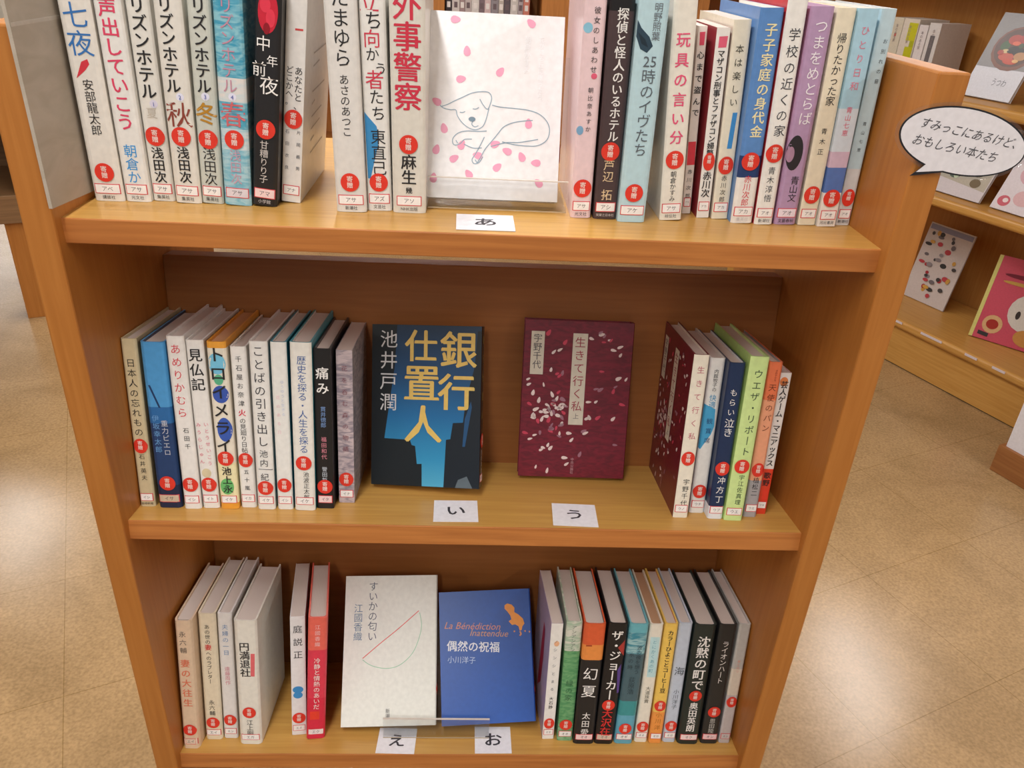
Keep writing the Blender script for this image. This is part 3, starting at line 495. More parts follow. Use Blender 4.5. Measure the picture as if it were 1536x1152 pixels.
def book_body(root, w, h, d, bul, soft, cover, pagecol, bands=(), side=None):
    tb = 0.0006 if soft else 0.0022
    lip = 0.0004 if soft else 0.003
    U = (-1, -0.93, -0.84, -0.66, 0.66, 0.84, 0.93, 1)
    O = [(-w / 2, d)] + [(u * w / 2, spine_curve(u, bul)) for u in U] + [(w / 2, d)]
    wi = w - 2 * tb
    I = [(-wi / 2, d)] + [(u * wi / 2, spine_curve(u, bul) + tb) for u in U] + [(wi / 2, d)]
    zs = [0.0] + [b[0] for b in bands[1:]] + [h]
    cols = [b[1] for b in bands] or [cover]
    mats = [col(c) for c in cols]
    side_i = None
    if side:
        mats.append(col(side)); side_i = len(mats) - 1
    V, F, M = [], [], []
    m = len(O)
    for z in zs:
        V += [(x, y, z) for x, y in O]
    for r in range(len(zs) - 1):
        for i in range(m - 1):
            a = r * m + i
            F.append((a, a + 1, a + m + 1, a + m))
            M.append(side_i if side_i is not None and i in (0, m - 2) else r)
    ib = len(V)
    V += [(x, y, 0) for x, y in I] + [(x, y, h) for x, y in I]
    for i in range(m - 1):
        F.append((ib + i + 1, ib + i, ib + m + i, ib + m + i + 1)); M.append(0)
    t = (len(zs) - 1) * m
    top = side_i if side_i is not None else len(cols) - 1
    for i in range(m - 1):
        F.append((i + 1, i, ib + i, ib + i + 1)); M.append(0)
        F.append((t + i, t + i + 1, ib + m + i + 1, ib + m + i)); M.append(top)
    for e, flip in ((0, 0), (m - 1, 1)):
        for r in range(len(zs) - 1):
            pass
        q = [e, t + e, ib + m + e, ib + e]
        F.append(tuple(q if flip == 0 else q[::-1])); M.append(top)
    c = mesh_obj('cover', V, F, mats, root, M)
    bm = bmesh.new()
    box_mesh(bm, (-wi / 2 + 0.0001, bul + tb + 0.0004, lip), (wi / 2 - 0.0001, d - lip - 0.0006, h - lip))
    bmesh.ops.recalc_face_normals(bm, faces=bm.faces[:])
    me = bpy.data.meshes.new('pages'); bm.to_mesh(me); bm.free(); me.materials.append(paper(pagecol))
    link(bpy.data.objects.new('pages', me), root)
    return c

def spine_place(w, bul, lift):
    def place(x, z):
        u = max(-1.0, min(1.0, 2 * x / w))
        return (x, spine_curve(u, bul) - lift, z)
    return place

RED_STICKER = 'DE3A2C'
def sticker(root, w, bul, z, x=0.0, place=None, color=RED_STICKER):
    rx = min(0.0092, 0.46 * w)
    s = fan_on('round_sticker', x, z, rx, 0.0092, place or spine_place(w, bul, 0.00085), plain(color, 0.4), root)
    pl = place or spine_place(w, bul, 0.00105)
    lettering('sticker_lettering', '寄贈', lambda a, b: pl(x + a, z + 0.0066 + b), min(0.0062, rx * 0.72), plain('FBE3DC'), s, 1)
    return s

def call_label(root, w, bul, txt, bg, z0=0.0075, z1=0.0175):
    hw = min(0.43 * w, 0.0125)
    pl = spine_place(w, bul, 0.0004); pl2 = spine_place(w, bul, 0.0005); pl3 = spine_place(w, bul, 0.0006)
    n = 6
    def strip(x0, x1, a, b, p, V, F):
        base = len(V)
        for i in range(n + 1):
            x = x0 + (x1 - x0) * i / n
            V.append(p(x, a)); V.append(p(x, b))
        for i in range(n):
            k = base + 2 * i
            F.append((k, k + 2, k + 3, k + 1))
    V, F = [], []
    strip(-hw, hw, z0, z1, pl, V, F)
    f1 = len(F)
    strip(-hw + 0.0008, hw - 0.0008, z0 + 0.0008, z1 - 0.0008, pl2, V, F)
    s = mesh_obj('call_number_label', V, F, [plain('D84A50', 0.5), plain(bg, 0.5)], root, [0] * f1 + [1] * (len(F) - f1))
    lettering('label_lettering', txt, lambda a, b: pl3(a, (z0 + z1) / 2 + b), min(0.0056, hw * 0.55), plain('4A4A52'), s, 0, vertical=False)
    return s

def spine_polygon(name, pts, w, place, mat, root):
    """a flat printed shape cut along the spine's fold lines so that it follows the curve"""
    bm = bmesh.new()
    bm.faces.new([bm.verts.new((x, z, 0)) for x, z in ccw([tuple(p) for p in pts])])
    for u in (-0.93, -0.84, -0.75, -0.66, 0.66, 0.75, 0.84, 0.93):
        bmesh.ops.bisect_plane(bm, geom=bm.verts[:] + bm.edges[:] + bm.faces[:], plane_co=(u * w / 2, 0, 0), plane_no=(1, 0, 0))
    bm.verts.index_update()
    V = [place(v.co.x, v.co.y) for v in bm.verts]
    F = [tuple(v.index for v in f.verts) for f in bm.faces]
    bm.free()
    return mesh_obj(name, V, F, mat, root)
BOOK_YAW = {'white book with blue round mark above the red sticker': R(8.5),
            'bright red book with white title standing left of the watermelon cover': R(8.5),
            'white book with violet and red picture on its left cover': R(2.5)}
def spine_out_book(rec):
    k, x, f0, w, h, d, lean, cover, bul, soft, pagecol, texts, sz, scol, lab_txt, lab_bg, bands, art, pub, side, label = rec
    o, f, n = shelf_frame(k)
    p = o + Vector((x, 0, 0)) + f * f0 + n * (abs(math.sin(lean)) * w / 2 + 0.0002)
    M = Matrix((( 1, f.x, n.x), (0, f.y, n.y), (0, f.z, n.z))).to_4x4() @ Matrix.Rotation(BOOK_YAW.get(label.split(',')[0], 0.0), 4, 'Z') @ Matrix.Rotation(lean, 4, 'Y')
    M.translation = p
    root = thing('book', label, 'book', M, group=SHELF_GROUP[k])
    book_body(root, w, h, d, bul, soft, cover, pagecol, bands, side)
    pl = spine_place(w, bul, 0.0003 + 0.00008 * len(art))
    for ai, e in enumerate(art):
        pl0 = spine_place(w, bul, 0.0002 + 0.00008 * ai)
        if e[0] == 'P':
            spine_polygon('printed_emblem', e[1], w, pl0, col(e[2]), root)
        elif e[0] == 'D':
            cx, cz, rx, rz = e[1]
            rx = min(rx, 0.49 * w); cx = max(-0.49 * w + rx, min(0.49 * w - rx, cx))
            fan_on('printed_emblem', cx, cz, rx, rz, pl0, col(e[2]), root)
        else:
            s, cx, cz, size = e[1]
            lettering('volume_numeral', s, lambda a, b: spine_place(w, bul, 0.0007)(cx + a, cz + b), size, plain(e[2]), root, 0, vertical=False)
    for i, (s, z0, z1, size, c, dx, bold) in enumerate(texts):
        z0 = min(z0, h - 0.001)
        if s == '25':
            lettering('title_lettering', s, lambda a, b: pl(dx + a, (z0 + z1) / 2 + b), 0.0135, col(c), root, bold, vertical=False)
            continue
        pitch = (z0 - z1) / len(s)
        size = min(size, pitch * 1.02)
        size = max(size, 0.003)
        lettering('title_lettering' if i == 0 else 'author_lettering', s, lambda a, b: pl(dx + a, z0 + b), size, col(c), root, bold, pitch=pitch)
    if sz: sticker(root, w, bul, sz, color=scol)
    if lab_txt: call_label(root, w, bul, lab_txt, lab_bg)
    if pub:
        lettering('publisher_lettering', pub, lambda a, b: pl(a, 0.0042 + b), min(0.0042, 0.8 * w / len(pub)), plain('3A3838' if int(cover[:2], 16) > 110 else 'CFCACA'), root, 0, vertical=False)
    return root

for rec in BOOKS:
    spine_out_book(rec)

# ---------------------------------------------------------------- books shown face out
def face_out_book(label, k, x0, f0, n0, lean, w, h, D, cover, bul=0.002, soft=False, roll=0.0, yaw=0.0, bands=(), side=None, pagecol='D9CCC4'):
    """front cover towards the viewer, spine at the viewer's right; (x0, f0, n0) = lower left corner of the cover"""
    o, f, n = shelf_frame(k)
    a = R(lean)
    up = n * math.cos(a) + f * math.sin(a)
    away = f * math.cos(a) - n * math.sin(a)
    M = Matrix(((away.x, -1, up.x), (away.y, 0, up.y), (away.z, 0, up.z))).to_4x4()
    if roll: M = M @ Matrix.Rotation(-R(roll), 4, 'X')
    if yaw: M = M @ Matrix.Rotation(R(yaw), 4, 'Z')
    corner = o + Vector((x0, 0, 0)) + f * f0 + n * n0
    M.translation = corner - M.to_3x3() @ Vector((-w / 2, D, 0))
    root = thing('book', label, 'book', M, group=SHELF_GROUP[k])
    book_body(root, w, h, D, bul, soft, cover, pagecol, bands, side)
    def front(lift=0.0003):
        return lambda p, q: (-w / 2 - lift, D - p, q)
    return root, front

# city cover, middle shelf
w, D, h = 0.020, 0.1392, 0.203
root, front = face_out_book('black and blue book facing out with large gold brush title and city towers', 2, 0.2657, 0.0925, 0.0064, 15, w, h, D, '16181C', bul=0.0006, soft=True, roll=0.6, yaw=-10)
A = lambda X, Y: ((X - 60) / 565 * D, (912 - Y) / 817 * h)
sky = gradient('printed_evening_sky', 'Z', [(0.0, '4FA8CC'), (0.035, '2F90C0'), (0.09, '1C6CA6'), (0.14, '1A4A78'), (0.203, '16304C')])
ngon_on('cover_picture', [(0.0, 0.0003), (D - 0.0004, 0.0003), (D - 0.0004, h - 0.0003), (0.0, h - 0.0003)], front(0.0002), sky, root)
for pts, c in [([(60, 95), (190, 95), (180, 300), (128, 672), (262, 675), (272, 702), (290, 706), (300, 798), (325, 796), (327, 911), (60, 911)], '10181E'),
               ([(440, 911), (450, 668), (472, 664), (484, 582), (536, 578), (548, 470), (590, 300), (604, 120), (624, 118), (624, 911)], '131C26'),
               ([(545, 560), (575, 470), (580, 500), (548, 700), (535, 700)], '22507C'), ([(500, 911), (515, 870), (560, 850), (590, 911)], '5C6870')]:
    ngon_on('printed_tower', ccw([A(*p) for p in pts]), front(0.0004 if c[0] == '1' else 0.0005), col(c), root)
gold = col('E6C46A')
def columns(root, items, A, front, scale):
    for name, s, X, Y0, Y1, c, bold in items:
        p0, q0 = A(X, Y0); _, q1 = A(X, Y1)
        pitch = (q0 - q1) / len(s)
        lettering(name, s, lambda a, b: front(0.0007)(p0 + a, q0 + b), min(scale, pitch), col(c), root, bold, pitch=pitch)
columns(root, [('title_lettering', '銀', 508, 118, 312, 'E6C46A', 1), ('title_lettering', '行', 500, 330, 525, 'E6C46A', 1), ('title_lettering', '仕', 315, 115, 285, 'E6C46A', 1),
               ('title_lettering', '置', 320, 290, 485, 'E6C46A', 1), ('title_lettering', '人', 330, 485, 705, 'E6C46A', 1)], A, front, 0.05)
columns(root, [('author_lettering', '池井戸潤', 148, 115, 540, 'D8D8DA', 0)], A, front, 0.0235)
spl = spine_place(w, 0.0006, 0.0004)
lettering('spine_lettering', '銀行仕置人', lambda a, b: spl(a, 0.198 + b), 0.011, col('A88C4C'), root, 0, pitch=0.0235)
sticker(root, w, 0.0006, 0.06)
lettering('spine_lettering', '池井戸潤', lambda a, b: spl(a, 0.049 + b), 0.008, col('C8C4C0'), root, 0)
call_label(root, w, 0.0006, 'イケ', 'F0D8D8')

# wine petals cover, middle shelf
def wine_cover(root, front, D, h, dens=1.0):
    rnd = random.Random(11)
    def band(X0, X1, Y0, Y1):
        ngon_on('title_slip', ccw([(X0 * D, Y0 * h), (X1 * D, Y0 * h), (X1 * D, Y1 * h), (X0 * D, Y1 * h)]), front(0.0004), col('D8D0C0'), root)
    band(0.44, 0.575, 0.345, 0.925); band(0.06, 0.18, 0.66, 0.93)
    p = lambda a, b: front(0.0006)(a, b)
    lettering('title_lettering', '生きて行く私', lambda a, b: p(0.508 * D + a, 0.91 * h + b), 0.0145, col('A03848'), root, 0, pitch=0.0168)
    lettering('volume_lettering', '上', lambda a, b: p(0.508 * D + a, 0.42 * h + b), 0.008, col('6A6468'), root, 0)
    lettering('author_lettering', '宇野千代', lambda a, b: p(0.12 * D + a, 0.915 * h + b), 0.0115, col('4A444C'), root, 0)
    lettering('publisher_lettering', '中央公論社', lambda a, b: p(0.5 * D + a, 0.13 * h + b), 0.0045, col('C898A0'), root, 0)
    V, F, M = [], [], []
    P = front(0.0003)
    spots = [(rnd.gauss(0.27, 0.11), rnd.gauss(0.4, 0.1), 0) for _ in range(50)] + [(rnd.random() * 0.94 + 0.03, rnd.random() * 0.94 + 0.03, 1) for _ in range(70)]
    for cx, cz, kind in spots:
        if not (0.04 < cx < 0.96 and 0.04 < cz < 0.96): continue
        if 0.41 < cx < 0.6 and cz > 0.32 or cx < 0.21 and cz > 0.63: continue
        l = rnd.uniform(0.0028, 0.0046); wd = l * rnd.uniform(0.4, 0.6); an = rnd.uniform(-0.4, 1.4) if kind else rnd.uniform(0, 6.28)
        b = len(V)
        for i in range(10):
            t = 2 * math.pi * i / 10
            x, y = l * math.cos(t), wd * math.sin(t) * (1 - 0.35 * math.cos(t))
            V.append(P(cx * D + x * math.cos(an) - y * math.sin(an), cz * h + x * math.sin(an) + y * math.cos(an)))
        F.append(tuple(range(b, b + 10))); M.append(rnd.choice([0, 0, 0, 1, 2]))
    mesh_obj('petal_print', V, F, [plain('E6D2D0', 0.4), plain('C8445C', 0.4), plain('A07080', 0.4)], root, M)
w, D, h = 0.0205, 0.1415, 0.208
root, front = face_out_book('wine red book facing out on middle shelf, scattered pale petals and two cream title slips', 2, 0.4545, 0.1260, 0.0066, 8.5, w, h, D, 'W:7C1C30:641828', bul=0.0015, roll=-0.5)
wine_cover(root, front, D, h)

# watermelon cover and blue cover, bottom shelf, both on the clear stand
w, D, h = 0.014, 0.1373, 0.2125
root, front = face_out_book('white book facing out, thin red and green line drawing of a watermelon slice', 3, 0.2155, 0.038, 0.0126, 33, w, h, D, 'E2E2DA', roll=1.6)
A = lambda X, Y: ((X - (112 - 34 * (Y - 112) / 830)) / (500 + 33 * (Y - 112) / 830) * D, (942 - Y) / 830 * h)
strokes_on('red_line', [[A(*p) for p in [(200, 575), (300, 492), (400, 412), (510, 315)]]], 0.0012, front(0.0003), col('D8504C'), root)
strokes_on('green_line', [[A(*p) for p in [(200, 582), (230, 605), (270, 622), (330, 632), (390, 622), (440, 590), (480, 545), (505, 490), (522, 430), (525, 380), (515, 325)]]], 0.0009, front(0.0003), col('8CC4A0'), root)
columns(root, [('title_lettering', 'すいかの匂い', 262, 145, 482, '4A5060', 0), ('author_lettering', '江國香織', 180, 270, 480, '5C7898', 0), ('publisher_lettering', '新潮', 340, 848, 900, '6A6A6A', 0)], A, front, 0.0165)
sticker(root, w, 0.002, 0.05)
w, D, h = 0.016, 0.1384, 0.189
root, front = face_out_book('blue book facing out with orange dog figure and white title beside the watermelon cover', 3, 0.3610, 0.0404, 0.0131, 33, w, h, D, '2454A8', roll=3.4)
def A(X, Y):
    t = (X - 627) / 515
    yt = 195 - 30 * t; yb = 937 - 52 * t
    return t * D, (yb - Y) / (yb - yt) * h
def row(name, s, X0, X1, Y, c, bold=0, slant=0.0, stretch=1.0):
    p0, q0 = A((X0 + X1) / 2, Y); p1, q1 = A(X0, Y); p2, q2 = A(X1, Y)
    V, F = glyphs(s, bold, False)
    size = abs(p2 - p1) / max(0.1, (max(v[0] for v in V) - min(v[0] for v in V)))
    lettering(name, s, lambda a, b: front(0.0005)(p0 + a, q0 + b), size, col(c), root, bold, vertical=False, rot=math.atan2(q2 - q1, p2 - p1), slant=slant)
row('title_lettering', '偶然の祝福', 665, 958, 497, 'E4E8F0', 1)
row('author_lettering', '小川洋子', 668, 822, 572, 'B4C8E4', 0)
row('latin_lettering', 'La Bénédiction', 660, 968, 380, 'D08C70', 0, 0.3)
row('latin_lettering', 'Inattendue', 800, 1010, 418, 'C8946C', 0, 0.3)
ngon_on('dog_emblem', ccw([A(*p) for p in [(995, 262), (1010, 252), (1035, 258), (1050, 275), (1048, 300), (1070, 312), (1095, 335), (1102, 362), (1090, 378), (1085, 398), (1074, 402), (1068, 378), (1050, 368), (1032, 372), (1014, 352), (1030, 340), (1024, 318), (1008, 296), (994, 282)]]), front(0.0004), col('F09A3C'), root)
strokes_on('dot_print', [[A(1075, 405), A(1080, 420), A(1072, 430)], [A(1040, 408), A(1048, 405)], [A(1100, 405), A(1108, 402)], [A(1125, 408), A(1132, 405)]], 0.0022, front(0.0004), col('D8905C'), root)
sticker(root, w, 0.002, 0.045)

# sleeping dog cover, top shelf
w, D, h = 0.016, 0.1375, 0.1855
root, front = face_out_book('bright white book facing out with a line drawn sleeping dog and pink petals', 1, 0.3368, 0.0865, 0.0099, 20, w, h, D, 'EDEBEC', bul=0.0006, soft=False)
A = lambda X, Y: ((X - 541) / 589 * D, (885 - Y) / 835 * h)
dog = [[(595, 472), (625, 460), (655, 443), (690, 425), (730, 405), (770, 397), (803, 399), (817, 420), (812, 450), (800, 474), (780, 455), (765, 430)],
       [(590, 466), (606, 478), (636, 484), (660, 484), (668, 510), (690, 540), (720, 562), (748, 569), (772, 560), (786, 545), (798, 510), (806, 470)],
       [(678, 493), (690, 494), (702, 489)], [(735, 475), (748, 476), (762, 468)], [(736, 532), (733, 546), (746, 556), (762, 550)],
       [(820, 455), (860, 462), (920, 465), (980, 470), (1030, 485), (1065, 515), (1080, 555), (1070, 600), (1030, 628), (980, 632), (920, 628), (870, 618)],
       [(1003, 515), (960, 520), (915, 530), (875, 550), (850, 582), (820, 622), (795, 655), (775, 695), (760, 722)],
       [(1030, 600), (985, 610), (940, 618), (895, 620), (855, 630), (820, 642)],
       [(800, 572), (760, 576), (710, 576), (672, 588), (650, 614), (655, 640), (682, 636), (702, 615), (735, 612)],
       [(790, 600), (772, 640), (752, 680), (738, 705), (748, 723), (770, 716), (786, 690)], [(664, 620), (672, 634)], [(752, 705), (760, 718)], [(700, 636), (740, 652), (780, 650)]]
strokes_on('dog_drawing', [[A(*p) for p in l] for l in dog], 0.0009, front(0.0004), col('8FA4B4'), root)
fan_on('dog_nose', *A(733, 522), 0.0036, 0.0024, front(0.0005), col('6F8698'), root)
V, F = [], []
for i, (X, Y) in enumerate([(650, 85), (980, 85), (703, 220), (852, 305), (680, 345), (575, 450), (610, 568), (690, 640), (840, 630), (893, 660), (960, 683), (578, 665), (658, 703), (762, 685), (725, 772), (568, 795), (852, 735), (1024, 708), (1040, 800), (985, 530)]):
    a, b = A(X, Y); an = (i * 2.4) % 3.14; base = len(V)
    for q in range(12):
        t = 2 * math.pi * q / 12
        x, y = 0.0052 * math.cos(t), 0.0036 * math.sin(t) * (1 - 0.3 * math.cos(t))
        V.append(front(0.0003)(a + x * math.cos(an) - y * math.sin(an), b + x * math.sin(an) + y * math.cos(an)))
    F.append(tuple(range(base, base + 12)))
mesh_obj('petal_print', V, F, plain('ECA0BC', 0.4), root)
columns(root, [('title_lettering', '花が降る丘に眠ったら', 1030, 140, 420, 'F8F8FA', 0), ('author_lettering', '朝倉かすみ', 968, 140, 310, 'F8F8FA', 0)], A, front, 0.008)
sticker(root, w, 0.0006, 0.05)

# the wine volume standing among the right hand row shows the same print on its left cover
for o_ in [o for o in scene.objects if o.get('label', '').startswith('cream spined book with wine red cover')]:
    rec = [r for r in BOOKS if r[-1] == o_['label']][0]
    ww, hh, dd = rec[3], rec[4], rec[5]
    wine_cover(o_, lambda lift=0.0003: (lambda p, q: (-ww / 2 - lift, dd - p, q)), dd, hh)
for o_ in [o for o in scene.objects if o.get('label', '').startswith('white book with violet and red picture')]:
    rec = [r for r in BOOKS if r[-1] == o_['label']][0]
    ww, hh, dd = rec[3], rec[4], rec[5]
    pf = lambda p, q: (-ww / 2 - 0.0003, dd - p, q)
    ngon_on('cover_picture', ccw([(0.42 * dd, 0.16 * hh), (0.5 * dd, 0.22 * hh), (0.62 * dd, 0.3 * hh), (0.68 * dd, 0.55 * hh), (0.66 * dd, 0.78 * hh), (0.56 * dd, 0.8 * hh), (0.5 * dd, 0.6 * hh), (0.46 * dd, 0.36 * hh)]), pf, col('A83048'), o_)
for o_ in [o for o in scene.objects if o.get('label', '').startswith('white paperback with handwritten black title')]:
    rec = [r for r in BOOKS if r[-1] == o_['label']][0]
    ww, hh, dd = rec[3], rec[4], rec[5]
    pf = lambda p, q: (ww / 2 + 0.0003, p, q)
    V, F = [], []
    for z in (0.2, 0.26, 0.32, 0.38, 0.44, 0.5, 0.62, 0.68):
        b = len(V); V += [pf(0.3 * dd, z * hh), pf((0.6 + 0.2 * math.sin(z * 40)) * dd, (z + 0.012) * hh), pf((0.6 + 0.2 * math.sin(z * 40)) * dd, (z + 0.02) * hh), pf(0.3 * dd, (z + 0.008) * hh)]
        F.append((b, b + 1, b + 2, b + 3))
    mesh_obj('printed_lines', V, F, plain('B4ACA6'), o_)

# ---------------------------------------------------------------- clear stands, kana cards, grey board, speech bubble
def shelf_matrix(k):
    o, f, n = shelf_frame(k)
    M = Matrix(((1, f.x, n.x), (0, f.y, n.y), (0, f.z, n.z))).to_4x4(); M.translation = o
    return M
def book_stand(label, k, x0, x1, f_lip, lip_h, lean, rest_f, rest_h, base_to):
    t = thing('acrylic_book_stand', label, 'book stand', shelf_matrix(k), group='clear book stands')
    ac = acrylic()
    box('base_plate', (x0, f_lip, 0.0014), (x1, base_to, 0.0040), ac, t, 0.0004)
    box('front_lip', (x0, f_lip - 0.0028, 0.0014), (x1, f_lip - 0.0001, lip_h), ac, t, 0.0005)
    box('lip_edge_glint', (x0, f_lip - 0.0029, lip_h), (x1, f_lip, lip_h + 0.0009), plain('D6CCC2', 0.2), t)  # opaque pale strip: glint on the clear lip's top edge, painted in
    box('lip_edge_glint', (x0, f_lip - 0.0034, 0.0014), (x1, f_lip - 0.0029, 0.0024), plain('B8A890', 0.2), t)  # line of light along the lip's foot, also a painted opaque strip
    a = R(lean)
    M = Matrix.Translation((0, rest_f, 0.0042)) @ Matrix.Rotation(-a, 4, 'X')
    box('back_rest', (x0, 0, 0), (x1, 0.0026, rest_h), ac, t, 0.0005, M)
    return t
book_stand('clear plastic book stand under the dog cover', 1, 0.338, 0.483, 0.0805, 0.033, 20, 0.105, 0.15, 0.165)
book_stand('clear plastic book stand holding the watermelon and blue covers', 3, 0.277, 0.43, 0.0335, 0.0335, 33, 0.058, 0.15, 0.12)

def kana_card(s, k, x0, x1, f0, f1, rot, label, size=0.026):
    M = shelf_matrix(k) @ Matrix.Translation(((x0 + x1) / 2, (f0 + f1) / 2, 0.0004)) @ Matrix.Rotation(R(rot), 4, 'Z')
    t = thing('index_card', label, 'card', M, group='hiragana index cards')
    hw, hf = (x1 - x0) / 2, (f1 - f0) / 2
    box('card', (-hw, -hf, 0), (hw, hf, 0.0006), plain('EDECF2', 0.5), t)
    lettering('card_lettering', s, lambda a, b: (a, b, 0.0008), size, plain('3A3840'), t, 1, vertical=False)
    return t
kana_card('あ', 1, 0.369, 0.427, 0.010, 0.061, 1, 'white index card あ lying on the front of the top shelf')
kana_card('い', 2, 0.348, 0.4015, 0.010, 0.063, 1.5, 'white index card い below the city cover')
kana_card('う', 2, 0.4925, 0.5465, 0.005, 0.060, -3, 'white index card う below the petal cover')
kana_card('え', 3, 0.270, 0.3245, 0.001, 0.050, -1.5, 'white index card え below the watermelon cover')
kana_card('お', 3, 0.4095, 0.462, 0.002, 0.054, 0.5, 'white index card お below the blue cover', 0.028)

t = thing('cardboard_sheet', 'grey cardboard sheet against the left side panel beside the top shelf books', 'cardboard', loc=(0.0002, 0.0, 0.7732))
bm = bmesh.new()
vs2 = [Vector(p) for p in [(0, -0.003, 0.003), (0, 0.12, -0.006), (0, 0.17, -0.0095), (0, 0.17, 0.235), (0, -0.006, 0.25)]]
a_ = [bm.verts.new(v) for v in vs2]; b_ = [bm.verts.new(v + Vector((0.0032, 0, 0))) for v in vs2]
bm.faces.new(a_[::-1]); bm.faces.new(b_)
for i in range(5):
    j = (i + 1) % 5
    bm.faces.new((a_[i], a_[j], b_[j], b_[i]))
bmesh.ops.recalc_face_normals(bm, faces=bm.faces[:])
me = bpy.data.meshes.new('board'); bm.to_mesh(me); bm.free(); me.materials.append(mottled('ACA294', 'B6AC9F', 14, 0.8, (1, 1, 3)))
link(bpy.data.objects.new('board', me), t)
box('tape_band', (0.0033, -0.003, 0.155), (0.0036, 0.165, 0.158), plain('BDB4A8', 0.5), t)

t = thing('speech_bubble_sign', 'laminated white speech bubble sign taped to the right side panel', 'sign', Matrix.Translation((0.828, -0.0034, 0.872)) @ Matrix.Rotation(R(9.5), 4, 'Y'))
def bubble(rx, rz, tail):
    P = [(rx * math.cos(2 * math.pi * i / 60), rz * math.sin(2 * math.pi * i / 60)) for i in range(60)]
    if tail:
        P = [p for p in P if not (-0.0245 < p[0] < -0.0075 and p[1] < 0)]
        i = max(range(len(P)), key=lambda q: (P[q][1] < 0 and P[q][0] <= -0.0245, P[q][0] if P[q][1] < 0 and P[q][0] <= -0.0245 else -9))
        P.insert(i + 1, (-0.0335 + tail[0], -0.0375 + tail[1]))
    return P
def plate(name, P, y0, y1, mat):
    m = len(P)
    V = [(x, y0, z) for x, z in P] + [(x, y1, z) for x, z in P]
    F = [tuple(range(m)), tuple(range(2 * m - 1, m - 1, -1))] + [(i + m, (i + 1) % m + m, (i + 1) % m, i) for i in range(m)]
    return mesh_obj(name, V, F, mat, t)
plate('laminate_film', bubble(0.0655, 0.0325, None), 0.0004, 0.0012, acrylic())
plate('outline', bubble(0.0622, 0.0294, (-0.001, -0.001)), -0.0004, 0.0004, plain('23242A', 0.35))
plate('paper', bubble(0.0607, 0.0279, (0.003, 0.0035)), -0.0006, -0.0004, plain('E6E4EA', 0.35))
pl = lambda a, b: (a, -0.0008, b)
lettering('sign_lettering', 'すみっこにあるけど、', lambda a, b: pl(0.005 + a, 0.0085 + b), 0.0103, plain('4A4A50'), t, 0, vertical=False, slant=0.25)
lettering('sign_lettering', 'おもしろい本たち', lambda a, b: pl(-0.004 + a, -0.0065 + b), 0.0107, plain('4A4A50'), t, 0, vertical=False, slant=0.25)

# ---------------------------------------------------------------- picture book display to the right (room grid u, v)
MAPLE = wood('maple_laminate', 'C08C44', 'CC9A52', 'Y', 0.4)
MAPLE_BACK = wood('maple_back', 'AE7638', 'B88242', 'Z', 0.5)
disp = thing('display_shelf_unit', 'long pale wooden picture book display unit beyond the right panel', 'shelf unit', ROOM @ Matrix.Translation((2.5, 0.9, FLOOR)))
def dp(name, u0, u1, v0, v1, z0, z1, mat, bevel=0.0):
    return box(name, (u0 - 2.5, v0 - 0.9, z0 - FLOOR), (u1 - 2.5, v1 - 0.9, z1 - FLOOR), mat, disp, bevel, None, 4)
V0, V1 = -0.6, 1.85
dp('plinth', 2.492, 2.85, V0, V1, FLOOR + 0.004, -0.112, MAPLE)
dp('toe_strip', 2.496, 2.84, V0, V1, FLOOR, FLOOR + 0.004, plain('2A2420', 0.6))
for z, u in ((-0.08, 2.478), (0.36, 2.485), (0.66, 2.49)):
    dp('ledge', u, 2.86, V0, V1, z - 0.032, z, MAPLE, 0.012)
dp('ledge', 2.6, 2.86, V0, V1, 1.02, 1.05, MAPLE, 0.008)
dp('back_panel', 2.86, 2.88, V0, V1, FLOOR, 1.3, MAPLE_BACK)
for v in (-0.6, 0.2, 1.828):
    dp('divider', 2.53, 2.86, v, v + 0.022, -0.08, 1.3, MAPLE_BACK)
for v0, v1 in ((0.90, 0.965), (0.735, 0.82), (0.60, 0.645), (0.5, 0.545)):
    box('shelf_label', (2.4765 - 2.5, v0 - 0.9, -0.091 - FLOOR), (2.4785 - 2.5, v1 - 0.9, -0.0835 - FLOOR), plain('DCD0D4', 0.5), disp)
    
def display_book(label, u, v0, v1, z, h, lean, thick, cover, yaw=0.0, group='picture books on the display'):
    """standing face out, leaning back; local x along the shelf (left to right as seen), y away, z up"""
    base = room(u, v1, z + 0.0012)
    M = Matrix.Translation(base) @ Matrix.Rotation(GRID - R(90) + R(yaw), 4, 'Z') @ Matrix.Rotation(-R(lean), 4, 'X')
    t = thing('picture_book', label, 'book', M, group=group)
    W = v1 - v0
    zoff = math.sin(R(lean)) * thick
    box('cover', (0, 0, zoff), (W, 0.002, h), col(cover), t)
    box('pages', (0.002, 0.0021, zoff + 0.002), (W - 0.002, thick - 0.0021, h - 0.002), paper('DCD4CC'), t)
    box('cover', (0, thick - 0.002, zoff), (W, thick, h), col(cover), t)
    pf = lambda p, q: (p * W, -0.0004, zoff + q * (h - zoff))
    return t, pf, W, h
def blobs(t, pf, items, name='cover_picture'):
    for i, (p, q, rp, rq, c) in enumerate(items):
        fan_on(name, p, q, rp, rq, lambda a, b, l=i: (pf(a, b)[0], pf(a, b)[1] - 0.00012 * l, pf(a, b)[2]), col(c), t, 18, 1)
